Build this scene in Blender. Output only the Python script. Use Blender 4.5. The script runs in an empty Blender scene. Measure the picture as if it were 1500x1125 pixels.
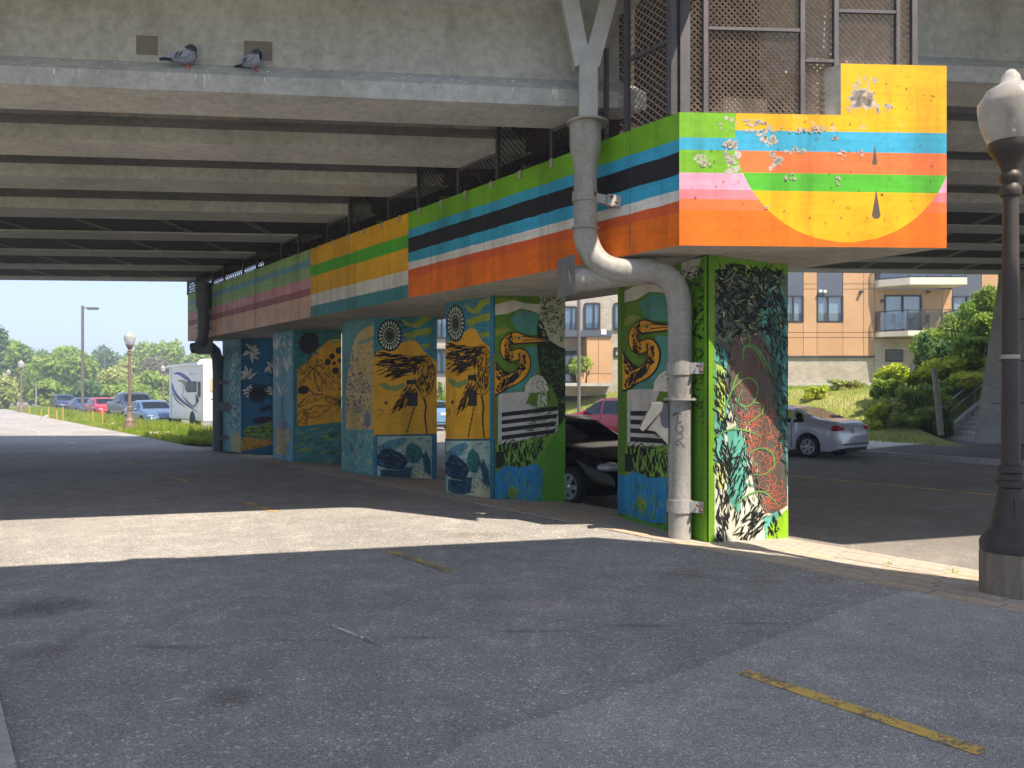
import bpy, bmesh, math, random
import numpy as np
from mathutils import Vector, Matrix
from mathutils.geometry import tessellate_polygon
R = math.radians
random.seed(7)
SC = bpy.context.scene
COL = SC.collection

# ------------------------------------------------------------------ camera
FPX = 1127.0; HOR = 575.0; EYE = 1.7
cam_d = bpy.data.cameras.new('camera')
cam_d.sensor_width = 36.0; cam_d.lens = 36.0 * FPX / 1500.0
cam_d.shift_y = (HOR - 562.5) / 1500.0
cam_d.clip_start = 0.05; cam_d.clip_end = 3000.0
cam = bpy.data.objects.new('camera', cam_d)
cam.location = (0, 0, EYE); cam.rotation_euler = (R(90), 0, 0)
COL.objects.link(cam); SC.camera = cam

# ------------------------------------------------------------------ sky, sun, exposure
TO_SUN = Vector((0.85, -1.0, 2.0)).normalized()
ELEV = math.asin(TO_SUN.z)
W = bpy.data.worlds.new('World'); SC.world = W; W.use_nodes = True
wn = W.node_tree.nodes; wl = W.node_tree.links
for n in list(wn): wn.remove(n)
sky = wn.new('ShaderNodeTexSky'); sky.sky_type = 'NISHITA'; sky.sun_disc = False
sky.sun_elevation = ELEV
sky.sun_rotation = math.atan2(TO_SUN.x, TO_SUN.y)
sky.air_density = 0.75; sky.dust_density = 0.3; sky.ozone_density = 4.0; sky.altitude = 30
bgn = wn.new('ShaderNodeBackground'); bgn.inputs['Strength'].default_value = 0.15
wo = wn.new('ShaderNodeOutputWorld')
gm = wn.new('ShaderNodeGamma'); gm.inputs[1].default_value = 0.22      # a hazy summer sky: evenly bright from horizon to zenith
wl.new(sky.outputs[0], gm.inputs[0]); tn = wn.new('ShaderNodeMix'); tn.data_type = 'RGBA'; tn.blend_type = 'MULTIPLY'; tn.inputs[0].default_value = 1.0; tn.inputs[7].default_value = (0.95, 1.08, 1.38, 1)
wl.new(gm.outputs[0], tn.inputs[6]); wl.new(tn.outputs[2], bgn.inputs[0]); wl.new(bgn.outputs[0], wo.inputs[0])
sd = bpy.data.lights.new('sun', 'SUN'); sd.energy = 2.0; sd.angle = R(0.53); sd.color = (1.0, 0.88, 0.72)
so = bpy.data.objects.new('sun', sd); COL.objects.link(so)
so.rotation_euler = TO_SUN.to_track_quat('Z', 'Y').to_euler()
so.location = (6, -8, 20)
SC.view_settings.view_transform = 'Standard'; SC.view_settings.look = 'None'
SC.view_settings.gamma = 1.0; SC.view_settings.use_curve_mapping = False
SC.view_settings.exposure = 2.27
SC.render.engine = 'CYCLES'
SC.cycles.max_bounces = 8; SC.cycles.diffuse_bounces = 6; SC.cycles.glossy_bounces = 3
SC.cycles.transmission_bounces = 5; SC.cycles.transparent_max_bounces = 12
SC.cycles.caustics_reflective = False; SC.cycles.caustics_refractive = False
SC.cycles.sample_clamp_indirect = 6.0
SC.cycles.use_denoising = True
try: SC.cycles.denoiser = 'OPENIMAGEDENOISE'
except Exception: pass

# ------------------------------------------------------------------ helpers
def P(px, py, d):
    return Vector(((px - 750) / FPX * d, d, EYE + (HOR - py) / FPX * d))
def XY(px, d): return ((px - 750) / FPX * d, d)
def lin(c):
    c /= 255.0
    return c / 12.92 if c <= 0.04045 else ((c + 0.055) / 1.055) ** 2.4
def S(r, g, b): return (lin(r), lin(g), lin(b), 1.0)
PD = Vector((-0.607, 0.795))        # direction of the pier, the path and the road
PN = Vector((0.795, 0.607))         # to the right of it
PSL = 0.764                         # X = X0 - PSL * d
def onl(x0, d): return Vector((x0 - PSL * d, d))

MATS = {}
def newmat(name):
    m = bpy.data.materials.new(name); m.use_nodes = True
    nt = m.node_tree
    b = nt.nodes.get('Principled BSDF')
    return m, nt, b
def nd(nt, t, **kw):
    n = nt.nodes.new(t)
    for k, v in kw.items():
        if k in n.inputs: n.inputs[k].default_value = v
        else: setattr(n, k, v)
    return n
def noise(nt, scale, detail=4, rough=0.55, coord='Object', stretch=None):
    tc = nt.nodes.new('ShaderNodeTexCoord')
    src = tc.outputs[coord]
    if coord == 'World':
        pass
    if stretch:
        mp = nt.nodes.new('ShaderNodeMapping'); mp.inputs['Scale'].default_value = stretch
        nt.links.new(src, mp.inputs[0]); src = mp.outputs[0]
    n = nt.nodes.new('ShaderNodeTexNoise')
    n.inputs['Scale'].default_value = scale; n.inputs['Detail'].default_value = detail
    n.inputs['Roughness'].default_value = rough
    nt.links.new(src, n.inputs['Vector'])
    return n
def ramp(nt, src, stops, interp='LINEAR'):
    r = nt.nodes.new('ShaderNodeValToRGB'); r.color_ramp.interpolation = interp
    e = r.color_ramp.elements
    while len(e) < len(stops): e.new(0.5)
    for i, (p, c) in enumerate(stops):
        e[i].position = p; e[i].color = c if len(c) == 4 else (*c, 1)
    nt.links.new(src, r.inputs[0]); return r
def mixc(nt, fac, a, b, mode='MIX'):
    m = nt.nodes.new('ShaderNodeMix'); m.data_type = 'RGBA'; m.blend_type = mode
    for val, idx in ((fac, 0), (a, 6), (b, 7)):
        if hasattr(val, 'is_linked') or isinstance(val, bpy.types.NodeSocket): nt.links.new(val, m.inputs[idx])
        else: m.inputs[idx].default_value = val
    return m.outputs[2]
def bump(nt, b, h, strength=0.3, dist=0.02):
    bn = nt.nodes.new('ShaderNodeBump'); bn.inputs['Strength'].default_value = strength
    bn.inputs['Distance'].default_value = dist
    nt.links.new(h, bn.inputs['Height']); nt.links.new(bn.outputs[0], b.inputs['Normal'])
def scl(c, k): return (c[0] * k, c[1] * k, c[2] * k, 1)

def mat(name, col, rough=0.7, metal=0.0, var=0.25, scale=3.0, bumps=0.0, bscale=60, stretch=None, spec=0.4, coat=0.0):
    """plain surface with colour variation from two scales of noise and a fine relief"""
    if name in MATS: return MATS[name]
    m, nt, b = newmat(name)
    n1 = noise(nt, scale, 6, 0.6, stretch=stretch); n2 = noise(nt, scale * 7.3, 4)
    r1 = ramp(nt, n1.outputs[0], [(0.3, scl(col, 1 - var)), (0.7, scl(col, 1 + var))])
    r2 = ramp(nt, n2.outputs[0], [(0.3, (1 - var * .5,) * 3), (0.7, (1 + var * .3,) * 3)])
    nt.links.new(mixc(nt, 1.0, r1.outputs[0], r2.outputs[0], 'MULTIPLY'), b.inputs['Base Color'])
    b.inputs['Roughness'].default_value = rough; b.inputs['Metallic'].default_value = metal
    b.inputs['Specular IOR Level'].default_value = spec
    if coat: b.inputs['Coat Weight'].default_value = coat; b.inputs['Coat Roughness'].default_value = 0.06
    if bumps:
        n3 = noise(nt, bscale, 5); bump(nt, b, n3.outputs[0], bumps, 0.02)
    MATS[name] = m
    return m

def concrete(name, col, stain=0.4, streak=True):
    if name in MATS: return MATS[name]
    m, nt, b = newmat(name)
    n1 = noise(nt, 0.9, 8, 0.62); n2 = noise(nt, 9, 6, 0.7)
    n3 = noise(nt, 2.2, 6, 0.6, stretch=(1, 1, 0.12) if streak else None)
    c1 = ramp(nt, n1.outputs[0], [(0.3, scl(col, 1 - stain)), (0.55, col), (0.75, scl(col, 1.18))])
    c2 = ramp(nt, n2.outputs[0], [(0.32, (0.74,) * 3), (0.6, (1.03,) * 3)])
    c3 = ramp(nt, n3.outputs[0], [(0.32, (0.74, 0.71, 0.68)), (0.48, (1, 1, 1))])
    a = mixc(nt, 1.0, c1.outputs[0], c2.outputs[0], 'MULTIPLY')
    a = mixc(nt, 0.45, a, c3.outputs[0], 'MULTIPLY')
    # small dark voids
    tc = nt.nodes.new('ShaderNodeTexCoord'); v = nt.nodes.new('ShaderNodeTexVoronoi'); v.inputs['Scale'].default_value = 5.5
    nt.links.new(tc.outputs['Object'], v.inputs['Vector'])
    vr = ramp(nt, v.outputs['Distance'], [(0.035, (0.25,) * 3), (0.06, (1, 1, 1))])
    a = mixc(nt, 0.8, a, vr.outputs[0], 'MULTIPLY')
    nt.links.new(a, b.inputs['Base Color']); b.inputs['Roughness'].default_value = 0.88
    b.inputs['Specular IOR Level'].default_value = 0.25
    n4 = noise(nt, 55, 6); bump(nt, b, n4.outputs[0], 0.25, 0.012)
    MATS[name] = m; return m

def paint_mat():
    """mural paint: colour from the face attribute, its alpha says how much has flaked off"""
    m, nt, b = newmat('mural_paint')
    at = nt.nodes.new('ShaderNodeAttribute'); at.attribute_name = 'Col'
    n1 = noise(nt, 1.6, 6, 0.6); n2 = noise(nt, 14, 5, 0.65); n3 = noise(nt, 3.0, 5, 0.6, stretch=(1, 1, 0.1))
    g1 = ramp(nt, n1.outputs[0], [(0.3, (0.78,) * 3), (0.7, (1.08,) * 3)])
    g2 = ramp(nt, n2.outputs[0], [(0.3, (0.88,) * 3), (0.65, (1.03,) * 3)])
    g3 = ramp(nt, n3.outputs[0], [(0.36, (0.7, 0.69, 0.66)), (0.52, (1, 1, 1))])
    a = mixc(nt, 1.0, at.outputs['Color'], g1.outputs[0], 'MULTIPLY')
    a = mixc(nt, 1.0, a, g2.outputs[0], 'MULTIPLY')
    a = mixc(nt, 0.8, a, g3.outputs[0], 'MULTIPLY')
    n6 = noise(nt, 7, 5, 0.6, stretch=(0.25, 0.25, 4)); g6 = ramp(nt, n6.outputs[0], [(0.3, (0.86,) * 3), (0.6, (1.02,) * 3)])
    a = mixc(nt, 0.8, a, g6.outputs[0], 'MULTIPLY')

    nf = noise(nt, 6.5, 9, 0.72)
    mx = nt.nodes.new('ShaderNodeMath'); mx.operation = 'MULTIPLY'; mx.inputs[1].default_value = 0.2
    nt.links.new(at.outputs['Alpha'], mx.inputs[0])
    ad = nt.nodes.new('ShaderNodeMath'); ad.operation = 'ADD'
    nt.links.new(nf.outputs[0], ad.inputs[0]); nt.links.new(mx.outputs[0], ad.inputs[1])
    pk = ramp(nt, ad.outputs[0], [(0.735, (0, 0, 0)), (0.748, (1, 1, 1))])
    cn = ramp(nt, n2.outputs[0], [(0.3, S(160, 154, 147)), (0.7, S(196, 190, 182))])
    a = mixc(nt, pk.outputs[0], a, cn.outputs[0])
    nt.links.new(a, b.inputs['Base Color']); b.inputs['Roughness'].default_value = 0.62
    b.inputs['Specular IOR Level'].default_value = 0.3
    hh = nt.nodes.new('ShaderNodeMath'); hh.operation = 'SUBTRACT'
    n5 = noise(nt, 50, 5)
    nt.links.new(n5.outputs[0], hh.inputs[0]); nt.links.new(pk.outputs[0], hh.inputs[1])
    bump(nt, b, hh.outputs[0], 0.1, 0.006)
    MATS['paint'] = m; return m
PAINT = paint_mat()

class MB:
    """collects shapes and links them as one mesh object"""
    def __init__(s): s.v = []; s.f = []; s.m = []; s.c = []
    def add(s, vs, fs, mi=0):
        o = len(s.v); s.v += [tuple(v) for v in vs]
        for f in fs: s.f.append(tuple(i + o for i in f)); s.m.append(mi)
        return s
    def box(s, c, size, rz=0.0, mi=0, M=None):
        x, y, z = (k / 2 for k in size)
        vs = [Vector((sx * x, sy * y, sz * z)) for sz in (-1, 1) for sy in (-1, 1) for sx in (-1, 1)]
        if M is None: M = Matrix.Rotation(rz, 3, 'Z')
        vs = [M @ v + Vector(c) for v in vs]
        return s.add(vs, [(0, 2, 3, 1), (4, 5, 7, 6), (0, 1, 5, 4), (2, 6, 7, 3), (0, 4, 6, 2), (1, 3, 7, 5)], mi)
    def bar(s, p0, p1, w, h, mi=0, up=Vector((0, 0, 1))):
        p0 = Vector(p0); p1 = Vector(p1); d = (p1 - p0).normalized()
        if abs(d.dot(up)) > 0.98: up = Vector((0, 1, 0))
        a = d.cross(up).normalized() * (w / 2); b = a.cross(d).normalized() * (h / 2)
        vs = [p + sa * a + sb * b for p in (p0, p1) for sa, sb in ((-1, -1), (1, -1), (1, 1), (-1, 1))]
        return s.add(vs, [(0, 1, 2, 3), (7, 6, 5, 4), (0, 4, 5, 1), (1, 5, 6, 2), (2, 6, 7, 3), (3, 7, 4, 0)], mi)
    def tube(s, pts, radii, n=12, mi=0, cap=True, axial=None):
        pts = [Vector(p) for p in pts]
        if not hasattr(radii, '__len__'): radii = [radii] * len(pts)
        rings = []; prev = None
        for i, p in enumerate(pts):
            t = pts[min(i + 1, len(pts) - 1)] - pts[max(i - 1, 0)]
            t = (t if t.length > 1e-6 else pts[-1] - pts[0]).normalized()
            if axial is not None: t = axial
            if prev is None:
                ref = Vector((0, 0, 1)) if abs(t.z) < 0.9 else Vector((1, 0, 0))
                a = t.cross(ref).normalized()
            else:
                a = (prev - t * prev.dot(t)).normalized()
            prev = a; b = t.cross(a)
            rings.append([p + (a * math.cos(2 * math.pi * k / n) + b * math.sin(2 * math.pi * k / n)) * radii[i] for k in range(n)])
        vs = [v for r in rings for v in r]; fs = []
        for i in range(len(pts) - 1):
            for k in range(n):
                fs.append((i * n + k, i * n + (k + 1) % n, (i + 1) * n + (k + 1) % n, (i + 1) * n + k))
        if cap:
            fs.append(tuple(range(n))[::-1]); fs.append(tuple((len(pts) - 1) * n + k for k in range(n)))
        return s.add(vs, fs, mi)
    def lathe(s, prof, c, n=24, mi=0):
        c = Vector(c)
        return s.tube([c + Vector((0, 0, z)) for r, z in prof], [r for r, z in prof], n, mi, axial=Vector((0, 0, 1)))
    def prism(s, poly, z0, z1, mi=0):
        n = len(poly)
        vs = [(p[0], p[1], z0) for p in poly] + [(p[0], p[1], z1) for p in poly]
        ar = sum(poly[i][0] * poly[(i + 1) % n][1] - poly[(i + 1) % n][0] * poly[i][1] for i in range(n))
        fs = [(i, (i + 1) % n, (i + 1) % n + n, i + n) for i in range(n)]
        fs += [tuple(range(n))[::-1], tuple(range(n, 2 * n))]
        if ar < 0: fs = [f[::-1] for f in fs]
        return s.add(vs, fs, mi)
    def extr(s, poly, d, mi=0):
        """planar 3-D polygon pushed along vector d"""
        n = len(poly); d = Vector(d)
        vs = [Vector(p) for p in poly] + [Vector(p) + d for p in poly]
        fs = [(i, (i + 1) % n, (i + 1) % n + n, i + n) for i in range(n)]
        fs += [tuple(range(n))[::-1], tuple(range(n, 2 * n))]
        return s.add(vs, fs, mi)
    def ell(s, c, r, n=12, m=8, mi=0, M=None):
        vs = []; fs = []
        for i in range(m + 1):
            th = math.pi * i / m
            for k in range(n):
                ph = 2 * math.pi * k / n
                v = Vector((r[0] * math.sin(th) * math.cos(ph), r[1] * math.sin(th) * math.sin(ph), r[2] * math.cos(th)))
                if M is not None: v = M @ v
                vs.append(v + Vector(c))
        for i in range(m):
            for k in range(n):
                fs.append((i * n + k, (i + 1) * n + k, (i + 1) * n + (k + 1) % n, i * n + (k + 1) % n))
        return s.add(vs, fs, mi)
    def build(s, name, mats, parent=None, smooth=False, local=False, fixn=True):
        me = bpy.data.meshes.new(name)
        off = Vector((0, 0, 0))
        if parent is not None and not local: off = parent.get('_off') and Vector(parent['_off']) or off
        me.from_pydata([tuple(Vector(v) - off) for v in s.v], [], s.f)
        if not isinstance(mats, (list, tuple)): mats = [mats]
        for m in mats: me.materials.append(m)
        if any(s.m): me.polygons.foreach_set('material_index', s.m)
        if s.c:
            ca = me.color_attributes.new('Col', 'FLOAT_COLOR', 'CORNER')
            cc = []
            for f, c in zip(s.f, s.c): cc += list(c) * len(f)
            ca.data.foreach_set('color', cc)
        if fixn:
            bm = bmesh.new(); bm.from_mesh(me)
            bmesh.ops.recalc_face_normals(bm, faces=bm.faces[:])
            bm.to_mesh(me); bm.free()
        if smooth:
            me.polygons.foreach_set('use_smooth', [True] * len(me.polygons))
            try: me.set_sharp_from_angle(angle=R(40 if smooth is True else smooth))
            except Exception: pass
        me.update()
        o = bpy.data.objects.new(name, me); COL.objects.link(o)
        if parent is not None:
            o.parent = parent
            if parent.get('_off') is not None: o['_off'] = parent['_off']
        return o

def tag(o, label, cat, group=None):
    o['label'] = label; o['category'] = cat
    if group: o['group'] = group
    return o
def thing(name, label, cat, loc=(0, 0, 0), rotz=0.0, group=None):
    o = bpy.data.objects.new(name, None); COL.objects.link(o)
    o.location = loc; o.rotation_euler = (0, 0, rotz); o.empty_display_size = 0.2
    o['_off'] = tuple(loc)
    return tag(o, label, cat, group)
def struct(o, kind='structure'):
    o['kind'] = kind; return o
def copy_tree(o, parent=None):
    c = o.copy(); COL.objects.link(c); c.parent = parent
    for ch in list(o.children): copy_tree(ch, c)
    return c

# ------------------------------------------------------------------ materials
M_CONC = concrete('girder_concrete', S(188, 190, 192), 0.2)
M_CONC2 = concrete('cap_concrete', S(196, 192, 184), 0.24)
M_CONCD = concrete('abutment_concrete', S(180, 179, 176), 0.3)
M_GALV = mat('galvanised_steel', S(176, 176, 174), 0.5, 0.35, 0.14, 5, 0.15, 40)
def pipe_mat():
    m, nt, b = newmat('grey_pipe_paint')
    n1 = noise(nt, 3.2, 7, 0.65, stretch=(1, 1, .22)); n2 = noise(nt, 22, 5); n3 = noise(nt, 5.5, 7, 0.7, stretch=(1, 1, .35))
    c1 = ramp(nt, n1.outputs[0], [(0.3, S(124, 121, 117)), (0.5, S(158, 155, 150)), (0.7, S(172, 169, 164))])
    c2 = ramp(nt, n2.outputs[0], [(0.3, (0.82,) * 3), (0.65, (1.04,) * 3)])
    a = mixc(nt, 1.0, c1.outputs[0], c2.outputs[0], 'MULTIPLY')
    k = ramp(nt, n3.outputs[0], [(0.60, (0, 0, 0)), (0.72, (.75,) * 3)])
    a = mixc(nt, k.outputs[0], a, S(142, 108, 84)); nt.links.new(a, b.inputs['Base Color']); b.inputs['Roughness'].default_value = .55
    bump(nt, b, n2.outputs[0], .2, .008); return m
M_PIPE = pipe_mat()
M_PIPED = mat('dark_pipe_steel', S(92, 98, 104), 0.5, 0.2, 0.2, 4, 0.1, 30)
M_RUST = mat('rusty_steel', S(126, 92, 74), 0.8, 0.1, 0.4, 20, 0.3, 60)
M_MESH = mat('mesh_steel', S(172, 158, 150), 0.55, 0.0, 0.15, 8)
M_POST = mat('cage_post_steel', S(88, 86, 90), 0.5, 0.35, 0.15, 5, 0.1)
M_NET = mat('net_dark', S(58, 60, 66), 0.9, 0, 0.2, 2, 0.3, 90)
M_STRAP = mat('net_strap', S(150, 150, 150), 0.7)
M_BLACK = mat('black_rubber', S(28, 28, 30), 0.8, 0, 0.2, 10)
M_LAMP = mat('lamp_iron', S(70, 62, 60), 0.5, 0.1, 0.18, 8, 0.15, 80)
M_LAMPB = mat('lamp_iron_brown', S(128, 108, 96), 0.55, 0.1, 0.18, 8, 0.15, 80)
M_POLE = mat('pole_steel', S(112, 110, 106), 0.5, 0.3, 0.12, 3)
M_WHITE = mat('white_enamel', S(232, 232, 228), 0.35, 0, 0.06, 2)
M_WOOD = mat('stake_wood', S(200, 164, 96), 0.8, 0, 0.25, 20)

# ================================================================== THE GROUND
def asphalt(name, col, warm=0.0, stain_pts=(), speck=0.5, scale=1.0):
    m, nt, b = newmat(name)
    n1 = noise(nt, 0.35, 7, 0.6); n2 = noise(nt, 3.0, 6, 0.65); n3 = noise(nt, 130 * scale, 3, 0.6)
    tc = nt.nodes.new('ShaderNodeTexCoord'); v = nt.nodes.new('ShaderNodeTexVoronoi'); v.inputs['Scale'].default_value = 95 * scale
    nt.links.new(tc.outputs['Object'], v.inputs['Vector'])
    c1 = ramp(nt, n1.outputs[0], [(0.3, scl(col, 0.78)), (0.7, scl(col, 1.2))])
    c2 = ramp(nt, n2.outputs[0], [(0.3, (0.84,) * 3), (0.55, (1.0,) * 3), (0.72, (1.28,) * 3)])
    c3 = ramp(nt, n3.outputs[0], [(0.3, (0.35,) * 3), (0.48, (0.95,) * 3), (0.7, (1.6,) * 3)])
    sep = nt.nodes.new('ShaderNodeSeparateColor'); nt.links.new(v.outputs['Color'], sep.inputs[0])
    c4 = ramp(nt, sep.outputs[0], [(0.0, (0.7,) * 3), (0.6, (1.0,) * 3), (0.93, (1.15,) * 3), (0.97, (2.4,) * 3)])
    a = mixc(nt, 1.0, c1.outputs[0], c2.outputs[0], 'MULTIPLY')
    n5 = noise(nt, 38 * scale, 4, 0.65); c5 = ramp(nt, n5.outputs[0], [(0.34, (0.55,) * 3), (0.5, (1.0,) * 3), (0.72, (1.22,) * 3)])
    a = mixc(nt, 0.9, a, c3.outputs[0], 'MULTIPLY')
    a = mixc(nt, 0.35, a, c5.outputs[0], 'MULTIPLY')
    a = mixc(nt, speck, a, c4.outputs[0], 'MULTIPLY')
    for (sx, sy, rx, ry, k) in stain_pts:
        mp = nt.nodes.new('ShaderNodeMapping'); mp.vector_type = 'POINT'
        mp.inputs['Location'].default_value = (-sx / rx, -sy / ry, 0); mp.inputs['Scale'].default_value = (1 / rx, 1 / ry, 0)
        nt.links.new(tc.outputs['Object'], mp.inputs[0])
        ln = nt.nodes.new('ShaderNodeVectorMath'); ln.operation = 'LENGTH'; nt.links.new(mp.outputs[0], ln.inputs[0])
        ad = nt.nodes.new('ShaderNodeMath'); ad.operation = 'MULTIPLY_ADD'; ad.inputs[1].default_value = 0.8
        nt.links.new(n2.outputs[0], ad.inputs[0]); nt.links.new(ln.outputs['Value'], ad.inputs[2])
        rr = ramp(nt, ad.outputs[0], [(0.55, (k, k * .96, k * .92)), (1.0, (1, 1, 1))])
        a = mixc(nt, 1.0, a, rr.outputs[0], 'MULTIPLY')
    nt.links.new(a, b.inputs['Base Color'])
    b.inputs['Roughness'].default_value = 0.85; b.inputs['Specular IOR Level'].default_value = 0.35
    ad2 = nt.nodes.new('ShaderNodeMath'); ad2.operation = 'ADD'
    nt.links.new(n3.outputs[0], ad2.inputs[0]); nt.links.new(v.outputs['Distance'], ad2.inputs[1])
    bump(nt, b, ad2.outputs[0], 0.7, 0.012)
    return m
M_PATH = asphalt('path_asphalt', S(159, 155, 150), stain_pts=((-3.75, 6.1, 0.75, 0.6, 0.55), (-3.0, 5.0, 0.5, 0.9, 0.8), (0.3, 6.1, 1.0, 0.55, 1.3), (-1.2, 6.7, .8, .5, 1.22), (1.6, 7.2, .5, .4, .78), (-1.6, 4.3, .35, .3, .72), (-.4, 9.2, .9, .4, .8)) + tuple((-2.3 + i * .82, 5.14 + i * .112 + .03 * math.sin(i * 2.1), .62, .085, .74) for i in range(7)), scale=.62)
M_PATCH = asphalt('path_asphalt_patch', S(178, 174, 169), speck=0.5, scale=1.1)
M_ROAD = asphalt('road_asphalt', S(140, 134, 127), speck=0.4)
M_SIDE = asphalt('side_asphalt', S(110, 108, 106), speck=0.3)

def grass_mat(name, c1, c2, c3):
    m, nt, b = newmat(name)
    n1 = noise(nt, 0.5, 6, 0.6); n2 = noise(nt, 18, 5, 0.7)
    r1 = ramp(nt, n1.outputs[0], [(0.3, c1), (0.5, c2), (0.72, c3)])
    r2 = ramp(nt, n2.outputs[0], [(0.3, (0.6,) * 3), (0.7, (1.3,) * 3)])
    nt.links.new(mixc(nt, 1.0, r1.outputs[0], r2.outputs[0], 'MULTIPLY'), b.inputs['Base Color'])
    b.inputs['Roughness'].default_value = 0.9; b.inputs['Specular IOR Level'].default_value = 0.1
    bump(nt, b, n2.outputs[0], 0.8, 0.05)
    return m
M_GRASS = grass_mat('grass_ground', S(92, 112, 44), S(118, 132, 52), S(150, 146, 80))
M_DRY = grass_mat('dry_lawn', S(112, 122, 60), S(138, 142, 76), S(164, 158, 104))

def strip(name, x0a, x0b, d0, d1, za, zb, m, n=24, skirt=0.0):
    mb = MB(); vs = []; fs = []
    for i in range(n + 1):
        d = d0 + (d1 - d0) * (i / n) ** 1.5
        a = onl(x0a, d); b_ = onl(x0b, d)
        vs += [(a.x, a.y, za), (b_.x, b_.y, zb)]
    for i in range(n): fs.append((2 * i, 2 * i + 1, 2 * i + 3, 2 * i + 2))
    mb.add(vs, fs)
    if skirt:
        q = []
        for side, z in ((0, za), (1, zb)):
            o = len(q); q2 = []
            for i in range(n + 1):
                v = vs[2 * i + side]; q2 += [v, (v[0], v[1], v[2] - skirt)]
            mb.add(q2, [(2 * i, 2 * i + 2, 2 * i + 3, 2 * i + 1) for i in range(n)])
    return struct(mb.build(name, m))

g = MB(); g.add([(-1500, -300, -0.42), (1500, -300, -0.42), (1500, 2500, -0.42), (-1500, 2500, -0.42)], [(0, 1, 2, 3)])
struct(g.build('ground', M_GRASS))
path = strip('path', 0.42, 8.45, -14, 170, 0.0, 0.0, M_PATH, skirt=0.4)
M_KERB = concrete('kerb_concrete', S(186, 184, 178), 0.2, False)
strip('kerb_strip', -0.9, 0.415, -14, 60, 0.015, 0.02, M_KERB, skirt=0.4)
strip('side_bounce_ground', -60, -0.905, -14, 90, -0.06, -0.03, mat('bounce_paving', S(196, 184, 164), .9, 0, .15, 1.2, .2))  # unseen ground, made pale to bounce neutral light up under the bridge
strip('verge', 8.455, 12.0, 25.3, 170, 0.01, -0.08, M_GRASS, skirt=0.3)
road = strip('road', 10.62, 27.2, -20, 60, -0.16, -0.13, M_ROAD, skirt=0.2)
strip('parking_lane', 12.005, 40, 60.02, 150, -0.15, -0.14, M_ROAD)
M_PAVE = mat('paver_bed', S(120, 108, 96), 0.9, 0, 0.3, 12, 0.3)
strip('paving_bed', 8.452, 10.618, -10, 25.29, -0.03, -0.13, M_PAVE, skirt=0.15)
strip('far_pavement', 27.2, 33.5, -10, 60, 0.0, 0.03, M_SIDE, skirt=0.3)
M_SLAB = concrete('pavement_concrete', S(216, 214, 208), 0.1, False)
sl = MB(); q0 = onl(27.22, 22.5); sl.prism([tuple(q0), tuple(q0 + PN * 5.0), tuple(q0 + PN * 5.0 + PD * 22), tuple(q0 + PD * 22)], -0.05, 0.04); struct(sl.build('far_pavement_slab', M_SLAB))
kb = MB()
for i in range(40):
    d0 = -6 + i * 1.2
    a = onl(27.08, d0); b_ = onl(27.08, d0 + 1.19)
    kb.bar((a.x, a.y, -0.06), (b_.x, b_.y, -0.06), 0.2, 0.16)
struct(kb.build('far_kerb', M_KERB))

# lighter asphalt patch in the foreground, with a ragged edge
edge = [(560, 1125 + 40), (690, 1083), (800, 1050), (915, 1014), (1000, 985), (1067, 960), (1187, 913), (1260, 885), (1330, 866)]
pts = []
rnd = random.Random(3)
for (a, b_) in zip(edge[:-1], edge[1:]):
    for k in range(14):
        t = k / 14; x = a[0] + (b_[0] - a[0]) * t; y = a[1] + (b_[1] - a[1]) * t
        d = FPX * EYE / (y - HOR)
        X, Y = XY(x, d); pts.append((X + rnd.uniform(-.016, .016), Y + rnd.uniform(-.016, .016)))
e = onl(8.44, pts[-1][1]); pts.append((e.x, e.y))
e = onl(8.44, -8); pts.append((e.x, e.y)); e = onl(0.52, 2.0); 
pts.append((-2.0, -2.0))
pm = MB(); pm.prism(pts, -0.02, 0.005)
struct(pm.build('path_patch', M_PATCH))

def line_mat(name, col, wear):
    m, nt, b = newmat(name)
    n1 = noise(nt, 38, 8, 0.75); n2 = noise(nt, 2.5, 4)
    ad = nt.nodes.new('ShaderNodeMath'); ad.operation = 'MULTIPLY_ADD'; ad.inputs[1].default_value = 0.5
    nt.links.new(n2.outputs[0], ad.inputs[0]); nt.links.new(n1.outputs[0], ad.inputs[2])
    r = ramp(nt, ad.outputs[0], [(wear - .05, (0, 0, 0)), (wear + .06, (1, 1, 1))])
    nt.links.new(mixc(nt, r.outputs[0], S(118, 113, 104), col), b.inputs['Base Color'])
    b.inputs['Roughness'].default_value = 0.75
    bump(nt, b, n1.outputs[0], 0.4, 0.01)
    return m
M_YEL = line_mat('yellow_line', S(230, 190, 92), 0.72)
M_YELW = line_mat('yellow_line_worn', S(205, 176, 90), 0.78)
M_WHT = line_mat('white_line_worn', S(222, 216, 204), 0.74)
def dash(name, p0, p1, w, m, z=0.004, par=None):
    p0 = Vector((p0[0], p0[1], 0)); p1 = Vector((p1[0], p1[1], 0)); w *= 1.25; dd = (p1 - p0).normalized()
    nn = Vector((-dd.y, dd.x, 0)) * w / 2
    mb = MB(); vs = []; n = 10
    for i in range(n + 1):
        c = p0.lerp(p1, i / n); j = rnd.uniform(-.006, .006)
        vs += [c + nn * (1 + j * 8) + Vector((0, 0, z)), c - nn * (1 - j * 8) + Vector((0, 0, z))]
    mb.add(vs, [(2 * i, 2 * i + 1, 2 * i + 3, 2 * i + 2) for i in range(n)])
    return mb.build(name, m, par)
dash('centre_dash', XY(1088, 4.67), XY(1440, 3.62), 0.085, M_YEL, 0.0085, path)
for k in range(1, 22):
    ds = 3.62 + k * 3.66
    a = onl(4.99, ds + 0.95); b_ = onl(4.99, ds)
    dash('centre_dash', a, b_, 0.085, M_YELW if k == 1 else (M_YEL if k < 5 else M_WHT), 0.004, path)
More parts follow.
